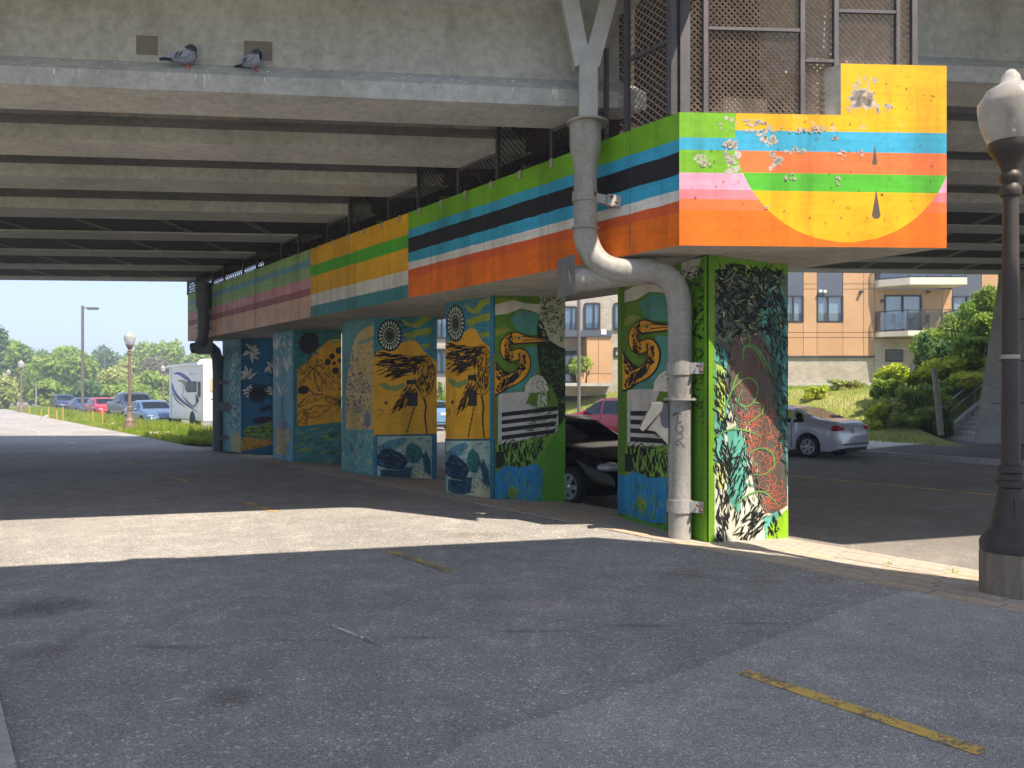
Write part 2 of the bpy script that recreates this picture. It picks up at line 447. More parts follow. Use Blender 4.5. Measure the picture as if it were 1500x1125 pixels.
for i in range(3):
    a = onl(19.2, -4 + i * 16); b_ = onl(19.2, 12 + i * 16)
    dash('road_centre_line', a, b_, 0.12, M_YEL, -0.14, road)
dash('painted_mark', XY(480, 5.65), XY(552, 5.2), 0.03, M_WHT, 0.0045, path)
dash('painted_mark', XY(696, 10.85), XY(718, 10.7), 0.09, M_WHT, 0.0045, path)

# pavers along the columns: each one laid on the bed
PAV = [mat('paver_%s' % t, c, 0.85, 0, 0.22, 14, 0.3, 90) for t, c in
       (('grey', S(176, 166, 152)), ('buff', S(186, 168, 146)), ('rose', S(176, 162, 148)))]
bed = bpy.data.objects['paving_bed']
pl = MB(); pl.box((0, 0, 0), (0.232, 0.53, 0.06)); 
pme = []
for m_ in PAV:
    me_o = pl.build('paver', m_, bed); pme.append(me_o.data); bpy.data.objects.remove(me_o)
cnt = 0
far = MB()
rz = math.atan2(PD.y, PD.x) - math.pi / 2
for i in range(40):
    for j in range(7):
        x0 = 8.452 + (j + .5) * 2.166 / 7
        t = (j + .5) / 7; z = -0.1 * t - 0.026 + 0.03 + rnd.uniform(-.004, .004) - 0.026
        d = 4.2 + i * 0.432 + (0.216 if j % 2 else 0)
        p = onl(x0, d)
        if cnt < 290 and d < 21.5:
            o = bpy.data.objects.new('paver', pme[rnd.randrange(3)]); COL.objects.link(o)
            o.parent = bed; o.location = (p.x, p.y, z); o.rotation_euler = (R(rnd.uniform(-.4, .4)), R(-.046 * 57.3 * -1), rz)
            cnt += 1

# ================================================================== THE PIER WITH ITS MURALS
class Mural:
    """flat paint laid over one planar face; shapes are drawn in (u, v), v from the top"""
    def __init__(s, TL, TR, BR, BL, px=None, off=0.0015, step=0.0004):
        s.q = [Vector(p) for p in (TL, TR, BR, BL)]
        n = (s.q[1] - s.q[0]).cross(s.q[3] - s.q[0]).normalized()
        mid = sum(s.q, Vector()) / 4
        if n.dot(Vector((0, 0, EYE)) - mid) < 0: n = -n
        s.n = n; s.mb = MB(); s.off = off; s.step = step; s.layer = 0; s.px = px
    def pt(s, u, v):
        a = s.q[0].lerp(s.q[1], u); b = s.q[3].lerp(s.q[2], u)
        return a.lerp(b, v) + s.n * (s.off + s.layer * s.step)
    def uv(s, x, y):
        if s.px is None: return x, y
        (xl, tl, bl), (xr, tr, br) = s.px
        u = (x - xl) / (xr - xl); t = tl + (tr - tl) * u; b = bl + (br - bl) * u
        return u, (y - t) / (b - t)
    @staticmethod
    def clip(poly):
        for ax, lim, sg in ((0, 0.0, 1), (0, 1.0, -1), (1, 0.0, 1), (1, 1.0, -1)):
            out = []
            for i in range(len(poly)):
                p, q = poly[i - 1], poly[i]
                ip = (p[ax] - lim) * sg >= 0; iq = (q[ax] - lim) * sg >= 0
                if ip != iq:
                    t = (lim - p[ax]) / (q[ax] - p[ax])
                    out.append((p[0] + (q[0] - p[0]) * t, p[1] + (q[1] - p[1]) * t))
                if iq: out.append(q)
            poly = out
            if len(poly) < 3: return []
        return poly
    def poly(s, pts, col, peel=0.0, up=True):
        if up: s.layer += 1
        c = s.clip([s.uv(*p) for p in pts])
        if len(c) < 3: return
        v3 = [s.pt(*p) for p in c]
        if len(c) <= 4:
            s.mb.add(v3, [tuple(range(len(c)))]); s.mb.c.append((*col[:3], peel))
        else:
            tr = tessellate_polygon([[Vector((p[0], p[1], 0)) for p in c]])
            s.mb.add(v3, [tuple(t) for t in tr]); s.mb.c += [(*col[:3], peel)] * len(tr)
    def rect(s, x0, y0, x1, y1, col, peel=0.0, up=True): s.poly([(x0, y0), (x1, y0), (x1, y1), (x0, y1)], col, peel, up)
    def ellipse(s, cx, cy, rx, ry, col, n=28, a0=0, jag=0, up=True):
        s.poly([(cx + rx * (1 + random.uniform(-jag, jag)) * math.cos(2 * math.pi * k / n + a0), cy + ry * (1 + random.uniform(-jag, jag)) * math.sin(2 * math.pi * k / n + a0)) for k in range(n)], col, up=up)
    def stroke(s, pts, w0, w1, col, wm=None, up=True):
        """tapered line through pts (smoothed), width w0 -> w1, optional belly wm"""
        if up: s.layer += 1
        q = []
        n = len(pts)
        for i in range(n - 1):
            p0 = pts[max(i - 1, 0)]; p1 = pts[i]; p2 = pts[i + 1]; p3 = pts[min(i + 2, n - 1)]
            for k in range(5 if n > 2 else 2):
                t = k / (5 if n > 2 else 2)
                q.append(tuple(0.5 * (2 * p1[a] + (p2[a] - p0[a]) * t + (2 * p0[a] - 5 * p1[a] + 4 * p2[a] - p3[a]) * t * t + (3 * p1[a] - p0[a] - 3 * p2[a] + p3[a]) * t ** 3) for a in (0, 1)))
        q.append(pts[-1]); m = len(q); L = []; Rr = []
        for i, p in enumerate(q):
            a = q[max(i - 1, 0)]; b = q[min(i + 1, m - 1)]
            dx, dy = b[0] - a[0], b[1] - a[1]; l = math.hypot(dx, dy) or 1
            t = i / (m - 1); w = w0 + (w1 - w0) * t
            if wm is not None: w += (wm - (w0 + w1) / 2) * math.sin(math.pi * t)
            L.append((p[0] - dy / l * w / 2, p[1] + dx / l * w / 2)); Rr.append((p[0] + dy / l * w / 2, p[1] - dx / l * w / 2))
        for i in range(m - 1): s.poly([L[i], L[i + 1], Rr[i + 1], Rr[i]], col, up=False)
    def hatch(s, area, n, ang, ln, wd, cols, seed=1, curve=0.15):
        """many short brush strokes inside a polygon"""
        s.layer += 1
        rn = random.Random(seed)
        xs = [p[0] for p in area]; ys = [p[1] for p in area]; k = 0; tries = 0
        while k < n and tries < n * 30:
            tries += 1
            x = rn.uniform(min(xs), max(xs)); y = rn.uniform(min(ys), max(ys))
            ins = False
            for i in range(len(area)):
                (x1, y1), (x2, y2) = area[i - 1], area[i]
                if (y1 > y) != (y2 > y) and x < (x2 - x1) * (y - y1) / (y2 - y1) + x1: ins = not ins
            if not ins: continue
            a = ang(x, y, rn) if callable(ang) else R(ang) + rn.uniform(-.35, .35)
            l = rn.uniform(*ln); w = rn.uniform(*wd); c = rn.choice(cols)
            dx, dy = math.cos(a), math.sin(a); bx, by = -dy, dx; cv = rn.uniform(-curve, curve) * l
            P4 = [(x - dx * l / 2, y - dy * l / 2), (x - dx * l * .15 + bx * (cv + w / 2), y - dy * l * .15 + by * (cv + w / 2)),
                  (x + dx * l / 2, y + dy * l / 2), (x + dx * l * .1 + bx * (cv - w / 2), y + dy * l * .1 + by * (cv - w / 2))]
            s.poly(P4, c, up=False); k += 1
    def spots(s, area_c, rx, ry, n, r, cols, seed=1):
        s.layer += 1; rn = random.Random(seed)
        for _ in range(n):
            a = rn.uniform(0, 6.28); q = math.sqrt(rn.random()); rr = rn.uniform(*r)
            cx = area_c[0] + rx * q * math.cos(a); cy = area_c[1] + ry * q * math.sin(a); m = rn.randint(7, 12); ex = rn.uniform(.6, 1.6); ro = rn.uniform(-.5, .5)
            pp_ = [(rr * ex * rn.uniform(.35, 1.25) * math.cos(6.283 * k / m), rr / ex * rn.uniform(.35, 1.25) * math.sin(6.283 * k / m)) for k in range(m)]
            s.poly([(cx + x * math.cos(ro) - y * math.sin(ro), cy + x * math.sin(ro) + y * math.cos(ro)) for x, y in pp_], rn.choice(cols), up=False)
    def done(s, parent): return s.mb.build('mural', PAINT, parent, fixn=False)

ZS, ZT, ZR = 3.28, 4.71, 5.27                      # soffit, top and raised top of the cap beam
CFL = Vector((1.796, 8.26)); CFR = Vector((4.75, 8.41)); CV = Vector((-11.77, 15.41))
pier = thing('bridge_pier', 'mural-painted concrete pier with striped cap beam on five square columns', 'bridge pier', (0, 14, 0))
capb = MB()
pl4 = [CFL, CFR, CFR + CV, CFL + CV]
capb.prism([(p.x, p.y) for p in pl4], ZS, ZT)
e_dir = (CFR - CFL)
r0 = CFL + e_dir * 0.60
dn = CV.normalized()
capb.prism([tuple(r0 + dn * 0.002), tuple(CFR + dn * 0.002), tuple(CFR + dn * .30), tuple(r0 + e_dir * .10 + dn * .30), tuple(r0 + e_dir * .0 + dn * .22)], ZT, ZR)
for i in range(8):     # bearing blocks
    t = 0.03 + i * .131
    c = CFL + CV * t + e_dir * 0.5
    capb.box((c.x - .35, c.y, ZT + .12), (0.5, 0.5, 0.28), 0.1); capb.box((c.x + .55, c.y, ZT + .35), (0.5, 0.5, 0.72), 0.1)
cap = capb.build('cap_beam', M_CONC2, pier)

# --- colours of the paint
GRN = S(122, 186, 38); SKY = S(58, 172, 214); INK = S(34, 34, 42); ORG = S(240, 116, 18); YEL = S(242, 182, 16); WHI = S(228, 226, 222)
SAL = S(240, 122, 66); GR2 = S(84, 186, 50); PNK = S(240, 170, 200); PN2 = S(238, 136, 150); DOR = S(224, 98, 48); TEA = S(64, 140, 150)
GREY = S(158, 152, 146)
# --- end face
F = lambda p, z: (p.x, p.y, z)
me_ = Mural(F(CFL, ZT), F(CFR, ZT), F(CFR, ZS), F(CFL, ZS), px=((97, 448, 998), (1187, 470, 1010)))
for y0, y1, c, pe in ((440, 552, GRN, .5), (552, 603, SKY, .4), (603, 697, GRN, .6), (697, 765, PNK, .3), (765, 805, PN2, .25), (805, 850, SAL, .3), (850, 1020, ORG, .2)):
    me_.poly([(97, y0), (1187, y0 + 18), (1187, y1 + 18), (97, y1)], c, pe, up=False)
def circ_band(ya, yb, c, pe):
    cx, cy, r = 770, 536, 449
    L = []; Rg = []
    for k in range(13):
        y = ya + (yb - ya) * k / 12
        h = math.sqrt(max(r * r - (y - cy) ** 2, 0))
        L.append((cx - h, y)); Rg.append((cx + h, y + 0))
    # slight tilt of the bands to follow the face
    T = lambda p: (p[0], p[1] + (p[0] - 640) * 0.016)
    me_.poly([T(p) for p in L] + [T(p) for p in Rg[::-1]], c, pe, up=False)
me_.layer += 1
for ya, yb, c, pe in ((440, 528, YEL, .6), (528, 612, SKY, .3), (612, 702, SAL, .35), (702, 776, GR2, .3), (776, 984, YEL, .15)): circ_band(ya, yb, c, pe)
for (cx, ty, by, w) in ((890, 583, 668, 11), (896, 768, 890, 18)):     # painted drops
    pts = [(cx, ty)] + [(cx + w * math.sin(a) * (1.0), by - w + w * -math.cos(a)) for a in [R(60 + k * 240 / 12) for k in range(13)]]
    me_.poly(pts, S(96, 84, 78))
MUT = 1
GR = [S(188, 180, 170), S(182, 174, 166), S(194, 187, 178)]
for (cx, cy, rx, ry, n, rr, sd_) in ((310, 640, 34, 60, 30, (6, 20), 1), (292, 500, 40, 40, 14, (5, 13), 2), (475, 620, 26, 66, 26, (6, 20), 3), (440, 540, 40, 45, 18, (5, 16), 4),
        (400, 500, 60, 30, 26, (4, 14), 5), (560, 610, 40, 14, 12, (5, 14), 6), (725, 555, 14, 14, 7, (4, 12), 7), (755, 620, 12, 26, 8, (4, 10), 8), (830, 615, 12, 18, 6, (4, 11), 9),
        (545, 715, 26, 14, 14, (3, 9), 10), (205, 660, 20, 16, 8, (4, 11), 11), (300, 580, 26, 20, 10, (6, 16), 12), (740, 735, 16, 16, 8, (3, 8), 13), (560, 520, 160, 14, 30, (3, 12), 14), (450, 838, 12, 10, 5, (3, 8), 15)):
    me_.spots((cx, cy), rx, ry, int(n * .55) + 1, rr, GR, sd_)
me_.spots((640, 700), 520, 260, 90, (1.5, 4.5), [S(90, 70, 60), S(120, 100, 90)], 21)
me_.done(cap)
# --- raised block front
mr = Mural(F(r0, ZR), F(CFR, ZR), F(CFR, ZT), F(r0, ZT), px=((748, 285, 485), (1187, 270, 470)))
mr.rect(740, 260, 1195, 500, YEL, .12, up=False)
mr.spots((835, 415), 48, 32, 40, (8, 22), GR, 31); mr.spots((830, 350), 75, 36, 14, (5, 14), GR, 32); mr.spots((925, 450), 40, 18, 9, (5, 13), GR, 33); mr.spots((790, 460), 12, 14, 3, (6, 12), GR, 34)
mr.spots((960, 380), 180, 90, 40, (1.5, 4), [S(120, 90, 50), S(140, 110, 70)], 35)
mr.done(cap)
# --- long face: three painted panels
def tlong(px):
    d = 8.107 / ((px - 750) / FPX + PSL); return (d - 8.26) / 15.41
def lf(t, z): c = CFL + CV * t; return (c.x, c.y, z)
t1, t2 = tlong(598), tlong(455)
for ta, tb, bands in ((0, t1, ((.0, .2, GRN, .1), (.2, .30, SKY, .1), (.30, .468, INK, .05), (.468, .585, SKY, .1), (.585, .668, WHI, .1), (.668, .75, DOR, .15), (.75, 1, ORG, .12))),
                      (t1, t2, ((0, .25, YEL, .1), (.25, .41, GR2, .1), (.41, .67, YEL, .15), (.67, .84, WHI, .1), (.84, 1, TEA, .15))),
                      (t2, 1.0, ((0, .14, S(158, 198, 124), .3), (.14, .25, S(116, 172, 196), .4), (.25, .42, S(156, 194, 138), .4), (.42, .57, S(222, 160, 174), .4), (.57, .68, S(172, 104, 110), .4), (.68, 1, S(226, 184, 166), .5)))):
    ml = Mural(lf(tb, ZT), lf(ta, ZT), lf(ta, ZS), lf(tb, ZS))
    wob = random.Random(int(ta * 100) + 2); E = {}
    def edge(v):
        if v not in E: E[v] = [(k / 40, v + (0 if v in (0, 1, .0) else wob.uniform(-.004, .004))) for k in range(41)]
        return E[v]
    for v0, v1, c, pe in bands:
        ml.layer = 0; e0, e1 = edge(v0), edge(v1)
        for k in range(40): ml.poly([e0[k], e0[k + 1], e1[k + 1], e1[k]], c, pe, up=False)
    ml.layer = 2
    for q in range(int((tb - ta) * 16)):      # faint form joints
        uu = (q + .5) / max(1, int((tb - ta) * 16)); ml.poly([(uu, 0), (uu + .0014, 0), (uu + .0014, 1), (uu, 1)], S(84, 78, 70), up=False)
    if ta == t1:      # the yellow panel bulges over its neighbour like the rim of a disc
        pass
    ml.done(cap)
# panel joint lines
jl = MB()
for k in range(1, 16):
    c = CFL + CV * (k / 16)
    jl.box((c.x - .004 * .795, c.y - .004 * .607, (ZS + ZT) / 2), (0.006, 0.006, ZT - ZS - .02), rz)

# --- columns
CZ = -0.35
COLS = [  # (px, depth) of corners A, B, C
    ((905, 10.9), (1038, 8.79), (1154, 9.5)), ((653, 13.4), (725, 12.5), (828, 12.62)), ((501, 17.2), (547.5, 16.0), (640, 16.0)),
    ((400, 20.4), (431, 19.3), (500, 19.2)), ((326, 23.2), (353, 22.5), (400, 22.2))]
colo = []
for i, (A, B, C) in enumerate(COLS):
    a, b_, c = (Vector(XY(*q)) for q in (A, B, C)); dd = a + (c - b_)
    mb = MB(); mb.prism([tuple(a), tuple(b_), tuple(c), tuple(dd)], CZ, ZS - 0.001)
    o = mb.build('column', M_CONC2, pier)
    bv = o.modifiers.new('bevel', 'BEVEL'); bv.width = 0.012; bv.segments = 2
    zb = -0.02
    colo.append((o, (a, b_, c)))
colo[0][0]['label'] = 'front column painted with pine needles and a red pine cone'
def leftface(i, px): o, (a, b_, c) = colo[i]; return Mural(F(a, ZS - .01), F(b_, ZS - .01), F(b_, -0.06), F(a, -0.06), px)
def frontface(i, px): o, (a, b_, c) = colo[i]; return Mural(F(b_, ZS - .01), F(c, ZS - .01), F(c, -0.2), F(b_, -0.2), px)

BLK = S(30, 32, 34); TL_ = S(58, 134, 156); OYL = S(232, 172, 30); LIM = S(120, 172, 30); OLV = S(150, 164, 56); PALE = S(214, 208, 196)
DKB = S(26, 46, 70); MGN = S(52, 128, 126); HOR_ = S(230, 164, 30); BRN = S(46, 38, 32)
def wing_picture(m, f=lambda x, y: (x, y), sx=1.0):
    """bird body with spread wing, flower and stones, drawn in the frame x 42..298, y 60..1020"""
    T = lambda pts: [f(*p) for p in pts]
    m.poly([(0, 0), (400, 0), (400, 1200), (0, 1200)], TL_, .1)
    m.hatch([(42, 60), (298, 60), (298, 330), (42, 280)], 60, 172, (40, 110), (6, 16), [S(70, 146, 164), S(50, 120, 146), S(84, 150, 150)], 175)
    m.poly([(0, 300), (60, 285), (60, 738), (0, 738)], OYL, .1)
    m.poly(T([(42, 265), (75, 255), (130, 225), (180, 195), (205, 205), (235, 260), (270, 290), (300, 330), (300, 738), (42, 735)]), OYL, .1)
    m.poly(T([(145, 80), (190, 105), (230, 60), (275, 45), (275, 75), (240, 95), (210, 130), (160, 115)]), OLV)
    m.poly(T([(150, 165), (200, 140), (275, 122), (275, 160), (215, 170), (175, 195)]), OLV)
    m.poly(T([(220, 225), (272, 212), (272, 238), (235, 245)]), OLV)
    m.poly(T([(50, 445), (75, 440), (110, 462), (150, 445), (165, 462), (120, 488), (80, 480)]), S(120, 150, 90))
    e = lambda cx, cy, rx, ry, c, n=32, a0=0: m.poly(T([(cx + rx * math.cos(2 * math.pi * k / n + a0), cy + ry * math.sin(2 * math.pi * k / n + a0)) for k in range(n)]), c)
    e(97, 172, 50, 92, BLK)
    m.layer += 1
    for k in range(22):
        a = 2 * math.pi * k / 22; ca, sa = math.cos(a), math.sin(a); cb, sb = math.cos(a + .1), math.sin(a + .1); cc, sc = math.cos(a - .1), math.sin(a - .1)
        m.poly(T([(97 + 27 * ca, 172 + 50 * sa), (97 + 40 * cb, 172 + 74 * sb), (97 + 46 * ca, 172 + 85 * sa), (97 + 40 * cc, 172 + 74 * sc)]), S(196, 210, 190), up=False)
    e(97, 172, 27, 50, S(186, 200, 182)); e(97, 172, 23, 43, BLK)
    m.layer += 1
    for k in range(16):
        a = 2 * math.pi * k / 16; a2 = a + .2
        m.poly(T([(97 + 15 * math.cos(a), 172 + 27 * math.sin(a)), (97 + 22 * math.cos(a + .1), 172 + 40 * math.sin(a + .1)), (97 + 15 * math.cos(a2), 172 + 27 * math.sin(a2))]), S(176, 190, 174), up=False)
    e(97, 172, 13, 24, S(52, 50, 50), 12)
    # wing feathers, body stripes and tail, all brushed in dark ink
    rw_ = random.Random(17)
    for k in range(7):
        u_ = k / 6; t = (44 + 56 * u_ ** 1.6, 262 + 164 * u_); r = (240 - 66 * u_, 290 + 108 * u_); mx, my = (t[0] + r[0]) / 2, (t[1] + r[1]) / 2 + 20 - 26 * u_
        m.stroke(T([t, ((t[0] * 3 + mx) / 4, (t[1] * 3 + my) / 4 + 6), (mx, my), r]), 2, 3, BRN, wm=5)
    m.hatch(T([(46, 262), (150, 286), (240, 292), (214, 350), (150, 402), (95, 424), (58, 388)]), 105, lambda x, y, r: R(10 - 46 * (y - 262) / 163 + (x - 140) * .06) + r.uniform(-.12, .12), (26, 70), (4, 10), [BRN], 171, curve=.08)
    m.hatch(T([(150, 300), (240, 294), (196, 372), (150, 398), (110, 412)]), 45, lambda x, y, r: R(-20) + r.uniform(-.25, .25), (22, 50), (5, 11), [BRN], 172)
    m.stroke(T([(150, 284), (200, 290), (245, 284), (274, 322), (290, 372), (284, 440), (270, 500), (236, 522), (196, 508)]), 3, 4, BRN)
    m.hatch(T([(200, 318), (250, 294), (282, 350), (288, 420), (268, 500), (222, 512), (190, 440)]), 120, lambda x, y, r: R(112 - (y - 300) * .16 + (x - 230) * .25) + r.uniform(-.2, .2), (18, 46), (2.5, 6), [BRN], 173, curve=.2)
    m.hatch(T([(168, 450), (214, 480), (190, 540), (150, 590), (108, 606), (136, 520)]), 70, lambda x, y, r: R(122) + r.uniform(-.15, .15), (24, 60), (3, 8), [BRN], 174, curve=.08)
    m.hatch(T([(150, 440), (240, 500), (200, 520), (150, 560)]), 12, 118, (18, 40), (3, 5), [BRN], 7)
    m.poly(T([(165, 425), (207, 425), (207, 451), (165, 451)]), S(46, 46, 48)); m.poly(T([(168, 500), (210, 500), (210, 577), (168, 577)]), S(46, 46, 48))
    for k in range(6):
        m.stroke(T([(196 - k * 5.2, 582 + k * 25), (192 - k * 5.2, 602 + k * 25)]), 6, 5, BRN)
    m.stroke(T([(234, 528), (244, 580), (240, 640), (248, 735)]), 8, 5, BLK)
    m.poly(T([(78, 552), (82, 540), (86, 552), (94, 555), (86, 559), (82, 571), (78, 559), (71, 555)]), BLK)
    m.stroke(T([(46, 600), (62, 590), (70, 602), (54, 624), (46, 640)]), 3, 2, BLK)
    # water and stones
    m.poly(T([(42, 735), (298, 738), (298, 1060), (42, 1060)]), S(48, 120, 142))
    m.poly(T([(48, 744), (278, 748), (278, 1028), (48, 995)]), S(168, 196, 180))
    m.poly(T([(48, 800), (90, 770), (150, 752), (170, 770), (120, 820), (60, 850)]), S(88, 150, 168))
    m.poly(T([(46, 850), (70, 815), (100, 812), (150, 850), (175, 890), (150, 940), (90, 930), (46, 905)]), DKB)
    m.poly(T([(158, 850), (170, 800), (190, 783), (222, 812), (236, 862), (210, 905), (170, 895)]), MGN)
    m.poly(T([(60, 930), (130, 940), (190, 920), (180, 1000), (120, 1010), (60, 985)]), S(40, 92, 112))
    m.poly(T([(230, 870), (245, 830), (272, 900), (278, 975), (250, 960)]), S(44, 100, 120))
    m.poly(T([(182, 1000), (210, 920), (250, 970), (278, 985), (278, 1028), (185, 1020)]), S(206, 204, 170))
    m.hatch(T([(46, 800), (120, 795), (250, 860), (270, 1000), (60, 990)]), 160, lambda x, y, r: .5 + math.sin(x * .03) + r.uniform(-.3, .3), (14, 34), (1.5, 3.5), [S(20, 34, 50), S(30, 60, 84)], 81)
    m.hatch(T([(50, 820), (110, 815), (170, 890), (110, 930), (50, 910)]), 40, 20, (16, 40), (2, 5), [S(70, 130, 160), S(20, 30, 45)], 8)
    m.hatch(T([(160, 800), (225, 815), (235, 870), (190, 905)]), 36, 60, (14, 32), (1.5, 3.5), [BLK, S(20, 70, 70)], 9)
    m.hatch(T([(70, 930), (185, 925), (180, 1000), (80, 995)]), 60, 70, (12, 30), (1.5, 4), [BLK, DKB], 10)
    m.hatch(T([(232, 860), (275, 860), (278, 990), (240, 970)]), 36, 80, (12, 34), (1.5, 3.5), [DKB, S(20, 60, 80)], 11)
    m.hatch(T([(60, 760), (270, 760), (270, 800), (60, 800)]), 22, -25, (10, 40), (2, 4), [S(70, 130, 150), BLK], 12)
    m.stroke(T([(42, 738), (160, 742), (298, 742)]), 9, 9, S(44, 100, 120))

def heron_picture(m, f=lambda x, y: (x, y)):
    """heron head, mushroom and barred panel, drawn in the frame x 298..637, y 55..1060"""
    T = lambda pts: [f(*p) for p in pts]
    GD = S(92, 134, 36); TG = S(84, 150, 140)
    m.poly([(200, 0), (800, 0), (800, 1300), (200, 1300)], GD, .05)
    m.poly([(200, 880), (310, 872), (310, 1038), (200, 1038)], S(44, 136, 186)); m.poly([(200, 740), (312, 745), (306, 852), (200, 870)], S(90, 130, 50))
    m.poly(T([(370, 150), (420, 118), (512, 140), (506, 240), (430, 230), (395, 200)]), TG)
    m.poly(T([(445, 290), (502, 300), (502, 440), (440, 482), (420, 504), (340, 504), (400, 440), (447, 400)]), TG)
    m.poly(T([(298, 200), (340, 190), (380, 205), (340, 222), (298, 232)]), S(140, 150, 60))
    m.poly(T([(298, 80), (340, 75), (380, 65), (440, 85), (500, 95), (518, 92), (512, 142), (470, 122), (420, 110), (360, 130), (298, 132)]), PALE)
    m.poly(T([(298, 52), (420, 62), (370, 70), (298, 84)]), S(128, 150, 40))
    m.poly(T([(515, 55), (640, 65), (640, 360), (560, 300), (512, 170)]), S(190, 192, 168))
    m.hatch(T([(516, 62), (637, 70), (637, 300), (520, 190)]), 150, lambda x, y, r: r.uniform(0, 3.1), (10, 30), (3, 7), [S(70, 112, 34), S(60, 100, 30), BLK], 20)
    m.poly(T([(510, 165), (535, 200), (560, 270), (600, 300), (640, 320), (640, 660), (606, 690), (600, 560), (575, 500), (520, 440), (502, 330), (500, 200)]), S(30, 40, 30))
    m.hatch(T([(520, 290), (637, 330), (637, 640), (600, 560), (525, 420)]), 150, lambda x, y, r: math.atan2(y - 420, x - 575) + 1.57 + r.uniform(-.3, .3), (14, 34), (2, 4), [S(76, 120, 50), S(96, 140, 60)], 21)
    m.hatch(T([(510, 180), (570, 240), (600, 300), (530, 270)]), 26, 40, (14, 34), (2, 5), [S(190, 192, 168)], 22)
    # grey panel and bars
    m.poly(T([(313, 503), (470, 503), (446, 560), (520, 592), (602, 600), (602, 716), (330, 740), (313, 740)]), S(198, 196, 192), .05)
    m.hatch(T([(440, 560), (600, 600), (600, 720), (460, 730)]), 60, 0, (12, 60), (3, 7), [S(96, 146, 60), S(120, 150, 90), BLK], 23)
    for k, y in enumerate((592, 628, 664, 700)): m.poly(T([(330, y), (604 - k * 4, y - 2), (600 - k * 6, y + 18), (330, y + 20)]), BLK)
    # foliage under the panel
    m.poly(T([(305, 742), (600, 720), (560, 800), (500, 850), (330, 856), (302, 850)]), S(116, 160, 58))
    m.poly(T([(303, 772), (336, 775), (334, 848), (302, 850)]), S(28, 38, 30))
    m.hatch(T([(312, 745), (560, 735), (530, 800), (480, 846), (330, 850)]), 95, 92, (26, 62), (5, 11), [BLK], 24)
    m.hatch(T([(312, 720), (560, 715), (540, 756), (320, 760)]), 30, 170, (14, 40), (3, 7), [BLK], 25)
    m.poly(T([(300, 872), (350, 842), (420, 862), (500, 850), (530, 900), (520, 1020), (420, 1045), (300, 1038)]), S(44, 136, 186))
    m.poly(T([(500, 850), (560, 760), (640, 640), (640, 1100), (430, 1070), (520, 1010), (532, 900)]), S(82, 146, 40))
    m.hatch(T([(300, 900), (520, 870), (530, 1030), (300, 1040)]), 70, 96, (24, 80), (3, 9), [S(116, 168, 44), S(96, 150, 50), S(56, 150, 196), S(36, 110, 160)], 26)
    m.hatch(T([(360, 940), (410, 950), (400, 1020), (360, 1000)]), 26, 70, (18, 44), (6, 12), [S(140, 168, 40)], 27)
    m.poly(T([(298, 1030), (420, 1040), (640, 1060), (640, 1100), (298, 1100)]), S(92, 150, 42))
    # mushroom
    m.poly(T([(505, 500), (545, 505), (552, 585), (500, 585)]), S(196, 206, 176))
    m.hatch(T([(500, 505), (560, 505), (560, 590), (495, 590)]), 30, 80, (14, 36), (3, 6), [S(84, 130, 50), BLK], 28)
    m.poly(T([(440, 508), (444, 476), (466, 446), (498, 430), (526, 440), (548, 472), (556, 512), (500, 516)]), S(216, 212, 198))
    for (x, y) in ((478, 455), (494, 448), (508, 452), (484, 470), (472, 472), (500, 466)): m.poly(T([(x - 4, y), (x, y - 6), (x + 4, y), (x, y + 6)]), S(120, 84, 76), up=False)
    m.hatch(T([(500, 460), (590, 470), (600, 560), (500, 520)]), 46, lambda x, y, r: r.uniform(0, 3.1), (10, 26), (3, 6), [S(96, 140, 60), S(70, 110, 40)], 29)
    # heron
    c7 = lambda x, y: ((600 + x / 4.687 - 640) * 3.41, (420 + y / 4.687 - 420) * 3.41)
    Z = lambda pts: T([c7(*p) for p in pts])
    m.poly(Z([(590, 470), (640, 535), (690, 560), (720, 600), (690, 650), (610, 695), (590, 690)]), BLK)
    neck = [(735, 334), (694, 340), (664, 376), (668, 428), (704, 456), (760, 446), (792, 486), (786, 545), (748, 588), (690, 612), (616, 628)]
    m.poly(Z([(588, 462), (628, 516), (684, 566), (745, 572), (752, 612), (694, 660), (612, 702), (588, 700)]), BLK); m.poly(Z([(588, 476), (626, 530), (680, 574), (740, 580), (744, 606), (690, 650), (610, 690), (588, 690)]), HOR_)
    m.stroke(Z(neck), 44, 66, BLK, wm=58); m.stroke(Z(neck), 34, 56, HOR_, wm=47)
    m.poly(Z([(705, 298), (745, 300), (800, 325), (880, 345), (968, 380), (880, 384), (770, 384), (720, 385), (690, 360)]), BLK)
    m.poly(Z([(712, 306), (745, 308), (800, 333), (880, 352), (955, 378), (880, 376), (770, 374), (722, 372), (700, 350)]), HOR_)
    m.stroke(Z([(780, 358), (860, 362), (950, 377)]), 5, 2, BLK); m.stroke(Z([(770, 330), (850, 348), (920, 366)]), 5, 2, BLK)
    m.poly(Z([(742, 338), (752, 330), (766, 334), (768, 345), (756, 352), (744, 348)]), S(90, 140, 120)); m.poly(Z([(750, 338), (760, 338), (760, 346), (750, 346)]), BLK)
    m.hatch(Z([(655, 350), (700, 320), (735, 330), (700, 400), (720, 440), (700, 500), (665, 470)]), 90, 75, (8, 22), (3, 6), [BLK], 30)
    m.hatch(Z([(650, 440), (690, 450), (740, 500), (720, 520), (680, 490)]), 22, 65, (10, 24), (3, 6), [BLK], 31)
    m.hatch(Z([(740, 430), (800, 460), (800, 540), (720, 620), (620, 680), (600, 650), (700, 590), (760, 520)]), 150, 120, (8, 24), (3, 7), [BLK], 32)
    m.poly(Z([(690, 590), (745, 565), (760, 590), (720, 625), (690, 630)]), BLK)
    m.hatch(Z([(600, 500), (640, 530), (700, 570), (680, 640), (605, 680)]), 50, 60, (12, 30), (4, 9), [BLK], 33)

